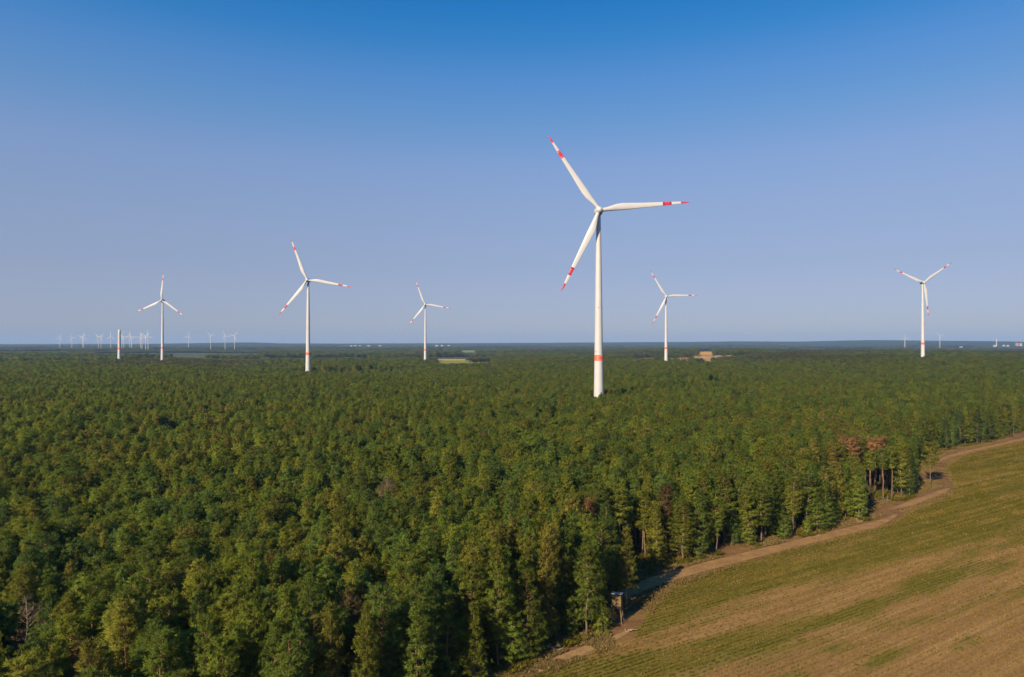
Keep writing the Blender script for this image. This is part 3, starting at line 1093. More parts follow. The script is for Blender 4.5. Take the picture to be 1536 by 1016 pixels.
special_tree("pine_tree", 21.5, 128.5, pine_parts(922, 15.0, 0.22, 2.3, "cone"), "full pointed pine leaning over the hunting blind from behind", "pine tree", 1.3)
special_tree("fading_pine", 36.0, 160.0, pine_parts(912, 16.2, 0.5, 2.0, "round", mat=MAT_OLIVE, thin=0.2), "thin crowned pine turning brown at the bay beside the track", "pine tree")
# bare lit stems at the sparse corner of the field
STEMS = [(100.4, 222.0, "leftmost"), (103.6, 221.0, "second"), (106.8, 222.5, "third"), (113.6, 216.6, "fourth"), (117.0, 215.4, "fifth"), (120.4, 216.8, "rightmost")]
for q, (sx_, sy_, wd_) in enumerate(STEMS):
    special_tree("pine_tree", sx_, sy_, pine_parts(930 + q, 15.2 + 0.4 * (q % 3), 0.62, 2.2, "umbrella"),
                 f"tall bare-stemmed pine at the field corner, {wd_} of the six lit stems from the left", "pine tree", q * 1.1)
# bare lit stems at the sparse corner
SPX = np.array([s[0] for s in SPECIAL])
SPY = np.array([s[1] for s in SPECIAL])
far_from = np.min(np.hypot(TX[:, None] - SPX[None], TY[:, None] - SPY[None]), axis=1) > 2.0
# let the brown treetops show: thin the trees right in front of them
for sx, sy in SPECIAL:
    dx, dy = TX - sx, TY - sy
    nrm = math.hypot(sx, sy)
    along = -(dx * sx + dy * sy) / nrm
    across = np.abs(dx * sy - dy * sx) / nrm
    red = (sx, sy) in ((111.0, 224.0), (121.0, 228.0), (16.4, 146.0))
    stem = (sx, sy) in [(a, b) for a, b, c in STEMS]
    far_from &= ~((along > 0) & (along < (26.0 if stem else (11.0 if red else 6.0))) & (across < (1.5 if stem else (3.0 if red and sx > 100 else 1.9))))

sel = far_from
TX, TY, TZ, TV, SZ, SXY, ROT, TD, TS, TR = [a[sel] for a in (TX, TY, TZ, TV, SZ, SXY, ROT, TD, TS, TR)]

# ---- the 300 that show largest, as trees of their own
pv = 508 - 7 + 0 * TX
vtop = 515 + 1024 * (CAM_H - TZ - 15 * SZ) / np.maximum(TY, 1)
utop = 768 + 1024 * TX / np.maximum(TY, 1)
inframe = (TY > 30) & (vtop < 1010) & (vtop > 0) & (utop > -20) & (utop < 1556)
score = np.where(inframe, (1 + 1.1 * (TD < 4.5)) / np.hypot(TX, TY), 0)
order = np.argsort(-score)
NIND = 288
single = np.zeros(len(TX), bool)
single[order[:NIND]] = True

proto = {}
SHAPE_WORDS = {"round": "rounded", "cone": "pointed", "umbrella": "broad, flat-topped"}


COLUMNS = [(215, "below the unfinished tower"), (350, "below the one-blade-up turbine"), (555, "below the second largest turbine"),
           (775, "below the green-meadow turbine"), (960, "below the largest turbine"),
           (1200, "below the sandy-clearing turbine"), (9999, "below the Y-shaped turbine")]


def pine_label(i):
    role, shp = LIB[TV[i]][2], SHAPE_WORDS[LIB[TV[i]][3]]
    shp = {"broad, flat-topped": "flat-topped"}.get(shp, shp)
    col = next(t for lim, t in COLUMNS if utop[i] < lim)
    if role == "young":
        return f"low young pine at the forest edge {col}"
    size_ = "tall" if SZ[i] > 1.02 else ("short" if SZ[i] < 0.92 else "middling")
    broad = "broad" if SXY[i] > 1.1 else ("slim" if SXY[i] < 0.95 else "mid-width")
    if TD[i] < 4.5:
        return f"{size_} {broad} {shp} pine, outer row {col}"
    belt = "nearest belt" if vtop[i] > 880 else ("second belt" if vtop[i] > 800 else "third belt")
    return f"{size_} {broad} {shp} pine, {belt} {col}"


GROUP = "green pines of the forest nearest the camera"
chosen = sorted(np.nonzero(single)[0], key=lambda i: utop[i])
labels = {i: pine_label(i) for i in chosen}
same = {}
for i in chosen:
    same.setdefault(labels[i], []).append(i)
for lab, members in same.items():
    if len(members) == 2:
        labels[members[0]] = lab + ", left of two"
        labels[members[1]] = lab + ", right of two"
    elif len(members) > 2:
        for q, i in enumerate(members):
            labels[i] = lab + f", {['first', 'second', 'third', 'fourth', 'fifth', 'sixth', 'seventh', 'eighth', 'ninth', 'tenth', 'next', 'next', 'next', 'next', 'next'][min(q, 14)]} from left"
for i in chosen:
    v = int(TV[i])
    if v not in proto:
        root = empty("pine_tree")
        t = link("trunk", LIB[v][0], root)
        c = link("crown", LIB[v][1], root)
        proto[v] = (root, t, c)
    else:
        r0, t0, c0 = proto[v]
        root = r0.copy()
        COL.objects.link(root)
        for part in (t0, c0):
            p = part.copy()
            COL.objects.link(p)
            p.parent = root
    root.location = (TX[i], TY[i], TZ[i])
    root.rotation_euler = (0, 0, ROT[i])
    root.scale = (SXY[i], SXY[i], SZ[i])
    tag(root, labels[i], "pine tree", GROUP)

# every kind must exist as geometry for the wood behind
for v in range(len(LIB)):
    if v not in proto:
        proto[v] = None


def forest_nodes(ids):
    ng = bpy.data.node_groups.new("forest_planting", 'GeometryNodeTree')
    ng.interface.new_socket("Geometry", in_out='INPUT', socket_type='NodeSocketGeometry')
    ng.interface.new_socket("Geometry", in_out='OUTPUT', socket_type='NodeSocketGeometry')
    gi = ng.nodes.new("NodeGroupInput")
    go = ng.nodes.new("NodeGroupOutput")
    out = ng.nodes.new("GeometryNodeJoinGeometry")

    def named(n, t):
        a = ng.nodes.new("GeometryNodeInputNamedAttribute")
        a.data_type = t
        a.inputs["Name"].default_value = n
        return [q for q in a.outputs if q.enabled][0]
    kind = named("variant", 'INT')
    e2r = ng.nodes.new("FunctionNodeEulerToRotation")
    ng.links.new(named("turn", 'FLOAT_VECTOR'), e2r.inputs[0])
    size = named("size", 'FLOAT_VECTOR')
    for k, v in enumerate(ids):
        eq = ng.nodes.new("FunctionNodeCompare")
        eq.data_type = 'INT'
        eq.operation = 'EQUAL'
        ng.links.new(kind, [q for q in eq.inputs if q.enabled][0])
        [q for q in eq.inputs if q.enabled][1].default_value = k
        for ob in proto[v][1:]:
            oi = ng.nodes.new("GeometryNodeObjectInfo")
            oi.transform_space = 'ORIGINAL'
            oi.inputs["Object"].default_value = ob
            oi.inputs["As Instance"].default_value = False
            iop = ng.nodes.new("GeometryNodeInstanceOnPoints")
            ng.links.new(gi.outputs[0], iop.inputs["Points"])
            ng.links.new(eq.outputs[0], iop.inputs["Selection"])
            ng.links.new(oi.outputs["Geometry"], iop.inputs["Instance"])
            ng.links.new(e2r.outputs[0], iop.inputs["Rotation"])
            ng.links.new(size, iop.inputs["Scale"])
            ng.links.new(iop.outputs[0], out.inputs[0])
    ng.links.new(out.outputs[0], go.inputs[0])
    return ng


def build_forest():
    m = ~single
    x, y, z = TX[m], TY[m], TZ[m]
    n = len(x)
    ids = [v for v in range(len(LIB)) if proto[v]]
    # outer-row and young kinds keep to their places; all kinds are drawn by index
    remap = {v: k for k, v in enumerate(ids)}
    var = np.array([remap.get(int(v), 0) for v in TV[m]], dtype=np.int32)
    me = bpy.data.meshes.new("pine_forest")
    me.vertices.add(n)
    me.vertices.foreach_set("co", np.stack([x, y, z], 1).astype(np.float32).ravel())
    me.attributes.new("variant", 'INT', 'POINT').data.foreach_set("value", var)
    turn = np.zeros((n, 3), np.float32)
    turn[:, 2] = ROT[m]
    me.attributes.new("turn", 'FLOAT_VECTOR', 'POINT').data.foreach_set("vector", turn.ravel())
    size = np.stack([SXY[m], SXY[m], SZ[m]], 1).astype(np.float32)
    me.attributes.new("size", 'FLOAT_VECTOR', 'POINT').data.foreach_set("vector", size.ravel())
    o = link("pine_forest", me)
    md = o.modifiers.new("planting", 'NODES')
    md.node_group = forest_nodes(ids)
    tag(o, "dense green pine forest stretching from the near trees to the horizon", None, None, "stuff")
    print("forest instances", n, "ids", ids)


build_forest()


# ------------------------------------------------------------------ wind turbines
def lathe(prof, n=28, axis='z'):
    V, F = [], []
    for (r, h) in prof:
        for k in range(n):
            a = 2 * math.pi * k / n
            if axis == 'z':
                V.append((r * math.cos(a), r * math.sin(a), h))
            else:
                V.append((r * math.cos(a), h, r * math.sin(a)))
    for i in range(len(prof) - 1):
        for k in range(n):
            k2 = (k + 1) % n
            F.append((i * n + k, i * n + k2, (i + 1) * n + k2, (i + 1) * n + k))
    F.append(tuple(range(n)))
    F.append(tuple((len(prof) - 1) * n + k for k in range(n)))
    return MB().add(V, F)


def tower_r(z, H):
    return float(np.interp(z / H, [0, 0.12, 0.30, 0.66, 0.90, 1.0], [3.55, 3.15, 2.75, 2.15, 1.55, 1.38]))


BR = 57.75
CH_R = np.array([0.025, 0.05, 0.09, 0.14, 0.20, 0.26, 0.34, 0.45, 0.58, 0.70, 0.80, 0.88, 0.94, 0.975, 0.995])
CH_C = np.array([2.5, 2.5, 2.7, 3.4, 4.2, 4.5, 4.15, 3.45, 2.85, 2.35, 1.9, 1.5, 1.08, 0.62, 0.16])
CH_T = np.array([1.0, 1.0, 0.86, 0.62, 0.44, 0.36, 0.30, 0.25, 0.21, 0.19, 0.17, 0.16, 0.15, 0.14, 0.14])


def blade_section(s, grow=0.0):
    c = float(np.interp(s, CH_R, CH_C))
    th = float(np.interp(s, CH_R, CH_T)) * c
    rnd = float(np.interp(s, [0.05, 0.18], [1.0, 0.0]))
    tw = RAD(float(np.interp(s, [0.05, 0.2, 0.5, 1.0], [16, 13, 5, 0])))
    pts = []
    n = 16
    for k in range(n):
        a = 2 * math.pi * k / n
        # aerofoil: leading edge at +x, trailing edge at -x
        xc = 0.5 * math.cos(a)
        shape = math.sin(a) * (0.5 * (1 - rnd) * math.sqrt(max(0.0, 0.5 + xc + 0.02)) * 1.05 + 0.5 * rnd)
        x = (xc - 0.22 * (1 - rnd)) * c
        y = shape * th
        x, y = x + math.copysign(grow, x + 0.22 * c) if abs(xc) > 0.2 else x, y + math.copysign(grow, y) if abs(y) > 1e-4 else y
        bend = -1.6 * s * s                                  # pre-bent towards the wind
        X = x * math.cos(tw) - y * math.sin(tw)
        Y = x * math.sin(tw) + y * math.cos(tw)
        pts.append((X, Y + bend, s * BR))
    return pts


def blade_mesh(s0, s1, grow, n, mat, name):
    V, F = [], []
    ss = np.linspace(s0, s1, n)
    if grow == 0:
        ss = np.unique(np.concatenate([CH_R, np.linspace(0.05, 0.3, 8)]))
    for s in ss:
        V += blade_section(float(s), grow)
    for i in range(len(ss) - 1):
        for k in range(16):
            k2 = (k + 1) % 16
            F.append((i * 16 + k, i * 16 + k2, (i + 1) * 16 + k2, (i + 1) * 16 + k))
    F.append(tuple(range(16)))
    F.append(tuple((len(ss) - 1) * 16 + k for k in range(16)))
    return MB().add(V, F).build(name, mat, smooth=True, as_mesh=True)


M_BLADE = blade_mesh(0, 1, 0.0, 0, MAT_WHITE, "blade")
M_STRIPE = blade_mesh(0.705, 0.80, 0.025, 5, MAT_REDBLADE, "red_stripe")
M_TIP = blade_mesh(0.905, 0.997, 0.02, 8, MAT_REDBLADE, "red_tip")
OVER = 4.6      # rotor plane in front of the tower axis
M_NAC = lathe([(0.3, 7.2), (1.3, 6.7), (2.1, 5.4), (2.65, 3.2), (2.85, 0.8), (2.75, -1.2), (2.45, -2.4)], 24, 'y').build("nacelle", MAT_WHITE, smooth=True, as_mesh=True)
M_RING = lathe([(2.30, -2.42), (2.30, -2.95)], 24, 'y').build("generator_gap", MAT_GREY, smooth=False, as_mesh=True)
M_HUB = lathe([(2.42, -2.97), (2.45, -3.6), (2.3, -4.8), (1.85, -5.9), (1.1, -6.7), (0.25, -7.05)], 24, 'y').build("hub", MAT_WHITE, smooth=True, as_mesh=True)


def lamp_box(H, z, ang):
    r = tower_r(z, H)
    b = MB()
    c = (math.cos(ang) * (r + 0.12), math.sin(ang) * (r + 0.12), z)
    b.box(c, (0.5, 0.5, 0.16), ang)
    b.box((c[0], c[1], z + 0.25), (0.28, 0.28, 0.34), ang)
    return b


def turbine(x, y, bz, H, ang, label):
    root = empty("wind_turbine", (x, y, bz))
    tag(root, label, "wind turbine", "full-size wind turbines in the pine forest")
    zs = [-4, 0] + [H * k / 24 for k in range(1, 24)] + [H - 2.3]
    tw = lathe([(tower_r(max(z, 0), H), z) for z in zs], 32).build("tower", MAT_WHITE, root, smooth=True)
    lathe([(tower_r(38.2, H) + 0.03, 38.2), (tower_r(40, H) + 0.03, 40.0), (tower_r(41.9, H) + 0.03, 41.9)], 32).build("red_band", MAT_REDBAND, tw, smooth=True)
    for z in (44.0, 72.5):
        for k in range(4):
            lamp_box(H, z, RAD(45 + 90 * k) if z < 60 else RAD(-100 + 90 * k)).build("obstruction_light", MAT_LAMP, tw)
    for nm, me in (("nacelle", M_NAC), ("generator_gap", M_RING), ("hub", M_HUB)):
        o = link(nm, me, root)
        o.location = (0, 0, H)
    for k in range(3):
        b = link("blade", M_BLADE, root)
        b.location = (0, -OVER, H)
        b.rotation_euler = (0, RAD(ang + 120 * k), 0)
        link("red_stripe", M_STRIPE, b)
        link("red_tip", M_TIP, b)
    return root


LABELS = [
    "largest white wind turbine, red-striped blades and red tower band, nearest of all",
    "second largest white turbine, alone in the forest with one blade pointing right",
    "small white turbine beside the tiny green meadow, left of the largest turbine",
    "white turbine beside the sandy clearing, next on the right of the largest turbine",
    "white turbine with one blade straight up, next to the bare unfinished tower",
    "white turbine with two blades raised in a Y, rightmost of the big ones",
]
for (x, y, bz, H, ang), lab in zip(TURB, LABELS):
    turbine(x, y, bz, H, ang, lab)

# tower still without its rotor
stub = empty("unfinished_tower", STUB)
tag(stub, "bare white unfinished turbine tower without rotor, red band near its foot", "tower")
st = lathe([(tower_r(max(z, 0), 139), z) for z in np.linspace(-3, 77, 18)], 28).build("tower_shaft", MAT_WHITE, stub, smooth=True)
lathe([(tower_r(38, 139) + 0.03, 37.0), (tower_r(42, 139) + 0.03, 41.0)], 28).build("red_band", MAT_REDBAND, st, smooth=True)

# ---- tiny turbines on the horizon
M_FTOWER = lathe([(2.3, -8), (2.2, 0), (1.8, 50), (1.25, 99)], 12).build("tower", MAT_WHITE_FAR, smooth=True, as_mesh=True)
M_FNAC = lathe([(0.6, 6), (1.8, 4.5), (2.0, -1.5), (1.6, -3.5), (0.5, -4.6)], 10, 'y').build("nacelle", MAT_WHITE_FAR, smooth=True, as_mesh=True)
_fb = MB()
_fb.add([(-1.0, -0.4, 1), (1.0, -0.4, 1), (0, 0.5, 1), (-2.3, -0.3, 9), (0.9, -0.3, 9), (-0.4, 0.4, 9), (-0.5, -0.15, 40), (0.2, -0.15, 40), (0, 0.1, 40)],
        [(0, 1, 4, 3), (1, 2, 5, 4), (2, 0, 3, 5), (3, 4, 7, 6), (4, 5, 8, 7), (5, 3, 6, 8), (0, 2, 1), (6, 7, 8)])
M_FBLADE = _fb.build("blade", MAT_WHITE_FAR, as_mesh=True)


def far_turbine(u, hub_v, d, ang, label, group, bz=None, s=1.0):
    x = (u - 768) * d / 1024
    hub_z = CAM_H + (515.5 - hub_v) * d / 1024
    z0 = float(terrain(x, d))
    k = (hub_z - z0) / 100.0
    root = empty("wind_turbine", (x, d, z0), 0)
    root.scale = (s * 0.95, s * 0.95, k)
    tag(root, label, "wind turbine", group)
    link("tower", M_FTOWER, root)
    n = link("nacelle", M_FNAC, root)
    n.location = (0, 0, 100)
    for q in range(3):
        b = link("blade", M_FBLADE, root)
        b.location = (0, -5, 100)
        b.rotation_euler = (0, RAD(ang + 120 * q), 0)


ORD = ["first", "second", "third", "fourth", "fifth", "sixth", "seventh", "eighth", "ninth", "tenth", "eleventh", "twelfth", "thirteenth", "fourteenth", "fifteenth"]
LEFT = [(90.0, 507, 5300, 20), (107.9, 506.5, 5200, 95), (124.0, 505.5, 5100, 50), (125.8, 505.2, 5000, 10), (147.8, 505.5, 5100, 80), (151.6, 505.3, 5000, 40),
        (166.2, 505.0, 5000, 0), (183.0, 504.5, 4700, 25), (185.9, 506.0, 4600, 70), (195.0, 504.3, 4700, 5), (197.7, 505.8, 4500, 90),
        (211.0, 505.4, 4500, 30), (213.2, 505.2, 4400, 100), (218.7, 504.0, 4400, 60), (222.2, 503.6, 4300, 0)]
for q, (u, v, d, a) in enumerate(LEFT):
    where = "beside the unfinished tower" if 7 <= q <= 8 else ("between unfinished tower and one-blade-up turbine" if q > 8 else "left of the unfinished tower")
    far_turbine(u, v + 0.6, d, a, f"{ORD[q]} tiny white turbine from the left on the horizon, {where}", "tiny wind turbines on the left horizon")
MIDL = [(283, 505.0, 5400, 15), (316.2, 504.2, 5100, 75), (337.7, 504.4, 5000, 100), (351.8, 504.0, 5000, 40)]
for q, (u, v, d, a) in enumerate(MIDL):
    far_turbine(u, v, d, a, f"{ORD[q]} tiny turbine to the right of the one-blade-up turbine, on the far hill line", "tiny wind turbines before the left hill")
far_turbine(1357.3, 507.5, 4900, 0, "small distant turbine with one blade upright, just left of the Y-shaped big turbine", "distant wind turbines on the right horizon", s=1.12)
far_turbine(1409.8, 504.8, 4900, 68, "small distant turbine with a raised left blade, just right of the Y-shaped big turbine", "distant wind turbines on the right horizon", s=1.0)


# ------------------------------------------------------------------ far buildings
def house(name, u, v, d, size, roof, wall, roofm, label, rz=0.0, cat="house", group=None, windows=3):
    x = (u - 768) * d / 1024
    z0 = float(terrain(x, d))
    base = CAM_H + (515 - v) * d / 1024 - size[2]
    base = max(base, z0)
    L, Dp, Ht = size
    root = empty(name, (x, d, base), rz)
    tag(root, label, cat, group)
    # walls reach down to the ground
    w = MB().box((0, 0, (Ht + z0 - base - 1) / 2), (L, Dp, Ht - (z0 - base - 1))).build("wall", wall, root)
    r = MB()
    if roof > 0:
        a, b = L / 2 + 0.5, Dp / 2 + 0.5
        r.add([(-a, -b, Ht), (a, -b, Ht), (a, b, Ht), (-a, b, Ht), (-a, 0, Ht + roof), (a, 0, Ht + roof)],
              [(0, 1, 5, 4), (2, 3, 4, 5), (0, 4, 3), (1, 2, 5), (0, 3, 2, 1)])
    else:
        r.box((0, 0, Ht + 0.25), (L + 0.6, Dp + 0.6, 0.5))
    r.build("roof", roofm, root)
    for k in range(windows):
        MB().box((-L / 2 + L * (k + 0.5) / windows, -Dp / 2 - 0.02, Ht * 0.6), (L / windows * 0.4, 0.08, Ht * 0.32)).build("window", MAT_DARKHOLE, root)
    return root


TOWN = [
    (527, 518.6, 7800, (26, 12, 9), 0), (533, 518.8, 7900, (34, 12, 8), 0), (540, 519.0, 7800, (22, 12, 10), 0), (553, 518.6, 7900, (40, 14, 8), 0), (570, 518.8, 7800, (26, 12, 9), 3),
    (655, 517.8, 8000, (30, 12, 9), 0), (663, 518.0, 8000, (24, 12, 9), 3), (673, 518.0, 8100, (30, 12, 8), 0), (750, 519.2, 7500, (30, 12, 9), 0), (759, 519.5, 7400, (14, 10, 16), 0)]
for q, (u, v, d, s, rf) in enumerate(TOWN):
    house("house", u, v, d, s, rf, MAT_HOUSE, MAT_GREYROOF, f"{ORD[q]} pale building from the left among the tiny town houses below the middle horizon", group="tiny town houses on the middle horizon")
house("house", 1525.6, 515.6, 6600, (24, 14, 22), 5, MAT_PINKWALL, MAT_TILE, "broad reddish building at the right end of the horizon", cat="building", windows=4)
house("house", 1531.2, 515.4, 6500, (16, 12, 24), 5, MAT_HOUSE, MAT_TILE, "narrow white building at the right end of the horizon", cat="building", windows=2)
house("house", 1492.0, 518.2, 6300, (22, 14, 12), 4, MAT_HOUSE, MAT_GREYROOF, "pale building at the foot of the slim far mast", cat="building")
house("house", 1505.5, 518.3, 6400, (18, 12, 10), 4, MAT_HOUSE, MAT_GREYROOF, "low pale house to the right of the slim far mast", cat="building")
house("house", 1511.5, 518.6, 6400, (20, 12, 9), 4, MAT_HOUSE, MAT_GREYROOF, "second low pale house right of the slim far mast", cat="building")
house("house", 1441.5, 520.5, 5600, (22, 12, 9), 4, MAT_HOUSE, MAT_GREYROOF, "low pale house right of the small distant turbine", cat="building")
mast = empty("chimney", ((1494.8 - 768) * 6500 / 1024, 6500, float(terrain((1494.8 - 768) * 6500 / 1024, 6500))))
tag(mast, "slim pale mast or chimney at the right end of the horizon", "chimney")
hm = CAM_H + (515 - 508.2) * 6500 / 1024 - mast.location.z
lathe([(4.4, -3), (4.0, hm * 0.3), (3.1, hm)], 14).build("shaft", MAT_HOUSE, mast, smooth=True)
lathe([(3.4, hm), (3.4, hm + 2.0)], 14).build("rim", MAT_GREYROOF, mast)

# sheds in the sandy clearing
for q, (u, d, L, lab) in enumerate([(1012, 1990, 12, "small shed in the sandy clearing, nearest the fourth turbine's foot"),
                                    (1056, 2060, 10, "tiny reddish shed in the sandy clearing below the ochre field")]):
    z0 = float(terrain(*ray_xy(u, d)))
    house("shed", u, 515 + (CAM_H - z0 - 3.5) * 1024 / d, d, (L, 7, 3.5), 1.6, MAT_PINKWALL if q == 1 else MAT_PLANK, MAT_TILE, lab, 0.2, "shed", windows=2)


# ------------------------------------------------------------------ hunting blind at the forest edge
def hunting_blind(x, y, rz):
    root = empty("hunting_blind", (x, y, 0), rz)
    tag(root, "raised wooden hunting blind with grey roof under the pines at the track", "hunting blind")
    w, dp, z0, z1 = 1.55, 1.55, 2.8, 4.9
    # walls of upright planks, each a piece of its own
    for side in range(4):
        n = 8
        for k in range(n):
            s = -w / 2 + w * (k + 0.5) / n
            ln = (z1 - z0)
            b = MB()
            zc = (z0 + z1) / 2
            if side == 1 and 2 <= k <= 5:              # shooting window towards the field
                b.box((0, 0, -0.62), (w / n - 0.02, 0.035, ln - 1.25))
                b.box((0, 0, 0.86), (w / n - 0.02, 0.035, ln - 1.75))
            else:
                b.box((0, 0, 0), (w / n - 0.02, 0.035, ln))
            o = b.build("plank", MAT_PLANK, root)
            off = w / 2 if side % 2 == 0 else dp / 2
            a = side * math.pi / 2
            jit = 0.012 * ((k * 7 + side * 3) % 3 - 1)
            px, py = s, -off + jit
            o.location = (px * math.cos(a) - py * math.sin(a), px * math.sin(a) + py * math.cos(a), zc)
            o.rotation_euler = (0, 0, a)
    MB().box((0, 0, z0 - 0.06), (w + 0.1, w + 0.1, 0.10)).build("floor_deck", MAT_PLANK, root)
    MB().box((0, 0, z1 + 0.20), (w + 0.35, w + 0.35, 0.07), 0, (RAD(-8), 'X')).build("roof", MAT_ROOFTIN, root)
    for sx in (-1, 1):
        for sy in (-1, 1):
            MB().tube([(sx * 1.0, sy * 1.0, -0.2), (sx * 0.66, sy * 0.66, z0 - 0.1)], [0.08, 0.07], 7).build("leg", MAT_PLANK, root)
    for sx in (-1, 1):
        MB().tube([(sx * 0.97, -0.95, 0.3), (sx * 0.74, 0.75, 2.2)], [0.05, 0.05], 6).build("brace", MAT_GREYWOOD, root)
    lad = MB()
    for sx in (-0.25, 0.25):
        lad.tube([(-2.4, sx, 0.0), (-0.82, sx, z0 + 0.3)], [0.045, 0.045], 6)
    ladder = lad.build("ladder", MAT_GREYWOOD, root)
    for k in range(8):
        t = (k + 0.7) / 8.5
        MB().tube([(-2.4 + 1.58 * t, -0.3, 3.0 * t), (-2.4 + 1.58 * t, 0.3, 3.0 * t)], [0.03, 0.03], 5).build("rung", MAT_GREYWOOD, ladder)


hunting_blind(18.7, 121.6, RAD(-20))


# ------------------------------------------------------------------ fallen wood and small things on the verge
def branch_pile(x, y, seed, n, L, label, name="fallen_branches", mat=None):
    r = random.Random(seed)
    root = empty(name, (x, y, 0))
    tag(root, label, "dead wood")
    for k in range(n):
        a = r.uniform(0, 2 * math.pi)
        l = L * r.uniform(0.5, 1)
        p = Vector((r.uniform(-0.6, 0.6), r.uniform(-0.6, 0.6), 0.12))
        d = Vector((math.cos(a), math.sin(a), r.uniform(0.05, 0.5)))
        b = MB().tube([p, p + d * l * 0.5, p + d * l + Vector((0, 0, r.uniform(-0.1, 0.3)))], [0.09, 0.065, 0.02], 6)
        for q in range(3):
            c = p + d * l * r.uniform(0.3, 0.9)
            e = (d + Vector((r.uniform(-1, 1), r.uniform(-1, 1), r.uniform(0, 0.7)))).normalized()
            b.tube([c, c + e * l * 0.3], [0.03, 0.01], 4)
        b.build("branch", mat or MAT_GREYWOOD, root)


branch_pile(7.6, 110.6, 3, 6, 2.6, "tangle of bleached dead branches leaning at the near forest edge")
branch_pile(19.6, 117.5, 4, 4, 2.2, "fallen grey branches in the shade below the hunting blind")
branch_pile(95.6, 189.2, 5, 5, 1.6, "pale heap of cut branches by the end of the dirt track")
branch_pile(78.6, 176.3, 6, 4, 1.2, "small pale heap of wood beside the middle of the dirt track")
branch_pile(117.5, 213.2, 7, 7, 3.4, "leaning bare branches at the foot of the field corner pines")


# ------------------------------------------------------------------ plants on field and verge (nobody could count them)
def tufts(name, P, hgt, wid, tint, mat, nb, rng, lean=0.5):
    """every plant is a little fan of bent blades"""
    n = len(P)
    a = rng.uniform(0, 2 * math.pi, (n, nb))
    ln = hgt[:, None] * rng.uniform(0.6, 1.15, (n, nb))
    d = np.stack([np.cos(a), np.sin(a), np.zeros_like(a)], -1)
    s = np.stack([-np.sin(a), np.cos(a), np.zeros_like(a)], -1)
    lf = rng.uniform(0.15, 1.0, (n, nb)) * lean
    b = P[:, None, :] + d * (0.04)
    mid = b + d * (ln * lf * 0.4)[..., None] + np.array((0, 0, 1)) * (ln * 0.62)[..., None]
    tip = b + d * (ln * lf * 1.1)[..., None] + np.array((0, 0, 1)) * (ln * 0.95)[..., None]
    wv = s * (wid[:, None] * rng.uniform(0.7, 1.3, (n, nb)))[..., None]
    V = np.stack([b, mid + wv, tip, mid - wv], 2).reshape(-1, 3)
    F = np.arange(n * nb * 4).reshape(-1, 4)
    me = np_mesh(name, V, F, mat)
    tv = np.clip(tint[:, None] + rng.normal(0, 0.10, (n, nb)), 0, 1)
    at = me.attributes.new("tint", 'FLOAT', 'POINT')
    at.data.foreach_set("value", np.repeat(tv.ravel(), 4).astype(np.float32))
    return link(name, me)


def build_crop():
    rng = np.random.default_rng(77)
    n = 260000
    # denser towards the camera side of the field
    u = rng.uniform(20, 420, n)
    k = rng.random(n)
    w0 = np.interp(u, FD_u, FD_w)
    dd = 95 * k ** 1.15
    w = w0 + dd + 0.2
    # stand in rows
    w = np.round(w / 0.9) * 0.9 + rng.normal(0, 0.12, n)
    x, y = u * U[0] + w * W[0], u * U[1] + w * W[1]
    ok = (np.abs(x) < 0.80 * y + 8) & (y > 90)
    cv = cover_fn(x, y)
    ok &= rng.random(n) < np.clip(cv * 1.5 - 0.32, 0.42, 1.0)
    ok &= field_depth(x, y) > 0.3
    x, y, cv, dd = x[ok], y[ok], cv[ok], dd[ok]
    n = len(x)
    z = 0.06 + terrain(x, y)
    P = np.stack([x, y, z], 1)
    u = x * U[0] + y * U[1]
    yellow = sm(0.50, 0.68, fbm(u / 7, (x * W[0] + y * W[1]) / 3, 91, 3))
    row = fbm(u / 45, (x * W[0] + y * W[1]) / 1.1, 95, 2)
    stalk = rng.random(n) < (0.03 + 0.16 * yellow * sm(0.4, 0.6, row) + 0.22 * np.exp(-dd / 3))
    stalk |= rng.random(n) < 0.95 * (1 - sm(0.25, 0.5, cv))
    tint = np.clip(np.where(stalk, rng.uniform(0.66, 0.95, n), rng.normal(0.18 + 0.22 * yellow + 0.35 * sm(0.35, 0.65, row), 0.12, n)), 0, 1)
    tint = np.where(stalk, tint, np.maximum(tint, 0.50 - 0.9 * np.clip(cv - 0.3, 0, 0.5)))
    h = np.where(stalk, rng.uniform(0.30, 0.60, n), rng.uniform(0.18, 0.36, n))
    far = np.clip(np.hypot(x, y) / 150, 0.8, 1.8)
    wd = np.where(stalk, 0.026, 0.055) * far
    o = tufts("field_weeds", P, h, wd, tint, MAT_CROP, 5, rng, 0.9)
    tag(o, "low green and yellow weeds growing in rows on the field", None, None, "stuff")


build_crop()


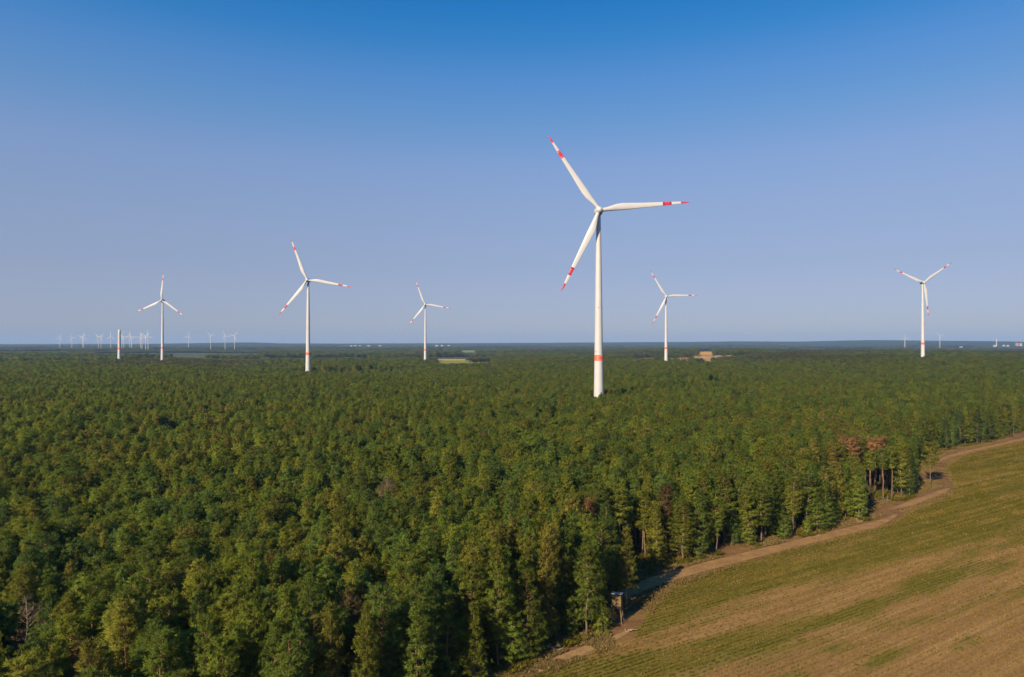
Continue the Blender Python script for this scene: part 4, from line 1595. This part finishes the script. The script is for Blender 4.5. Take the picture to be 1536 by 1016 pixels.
def build_dry_grass():
    rng = np.random.default_rng(78)
    n = 130000
    u = rng.uniform(-10, 400, n)
    wd = np.interp(u, FD_u, FD_w)
    wf = np.interp(u, FE_u, FE_w)
    w = wd + 1.2 + (wf - 6 - wd) * rng.random(n)
    x, y = u * U[0] + w * W[0], u * U[1] + w * W[1]
    g = fbm(x / 5, y / 5, 15, 3)
    ok = (np.abs(x) < 0.80 * y + 8) & (y > 80) & (g > np.where(u < 88, 0.50, 0.40))
    # keep the wheel track bare
    tp = np.array([(13.9, 126.7), (21.5, 134.9), (30.4, 142.8), (43.8, 152.2), (61.6, 163.6), (82.0, 176.3), (97.2, 185.6), (110, 196), (112, 203), (125.2, 213.5), (147.5, 232.4), (182, 290), (201.6, 307.2), (236.8, 332.8), (268, 356)])
    seg = np.concatenate([np.linspace(tp[i], tp[i + 1], 12) for i in range(len(tp) - 1)])
    ok[ok] &= np.min(np.hypot(x[ok][:, None] - seg[None, :, 0], y[ok][:, None] - seg[None, :, 1]), axis=1) > 2.3
    x, y = x[ok], y[ok]
    n = len(x)
    P = np.stack([x, y, terrain(x, y) + 0.01], 1)
    o = tufts("dry_grass", P, rng.uniform(0.18, 0.55, n), np.full(n, 0.05), np.clip(rng.normal(0.45, 0.22, n), 0, 1), MAT_GRASS, 5, rng, 0.9)
    tag(o, "dry tufts of grass on the verge between track and trees", None, None, "stuff")


build_dry_grass()


def build_undergrowth():
    """bilberry, broom and seedling pines under the outer rows"""
    rng = np.random.default_rng(79)
    n = 26000
    u = rng.uniform(-20, 420, n)
    wf = np.interp(u, FE_u, FE_w)
    w = wf + 1.5 - 14 * rng.random(n) ** 1.4
    x, y = u * U[0] + w * W[0], u * U[1] + w * W[1]
    ok = (np.abs(x) < 0.80 * y + 8) & (y > 80) & (fbm(x / 4, y / 4, 19, 3) > 0.50)
    x, y = x[ok], y[ok]
    n = len(x)
    P = np.stack([x, y, terrain(x, y) + 0.01], 1)
    o = tufts("undergrowth", P, rng.uniform(0.3, 1.0, n), np.full(n, 0.07), np.clip(rng.normal(0.30, 0.2, n), 0, 0.8), MAT_CROP, 8, rng, 1.0)
    tag(o, "low green undergrowth at the foot of the outer trees", None, None, "stuff")


build_undergrowth()

# ------------------------------------------------------------------ haze
hz = MB().box((0, 0, 0), (2, 2, 2))
hm_, hnt, hout = new_mat("pale_haze")
pvn = N(hnt, "ShaderNodeVolumePrincipled", Density=HAZE_DENSITY)
pvn.inputs["Color"].default_value = (0.34, 0.58, 1.0, 1)
pvn.inputs["Anisotropy"].default_value = 0.0
hnt.links.new(pvn.outputs[0], hout.inputs["Volume"])
ho = hz.build("haze", hm_)
low = min((v.co.z for v in bpy.data.objects["ground"].data.vertices)) - 1.0
low = min(low, -9.5)
high = 9.0 + 143.5 + BR + 1.5
ho.scale = (16500, 16500, (high - low) / 2)
ho.location = (0, 0, (high + low) / 2)
tag(ho, "thin pale haze over the whole plain", None, None, "stuff")
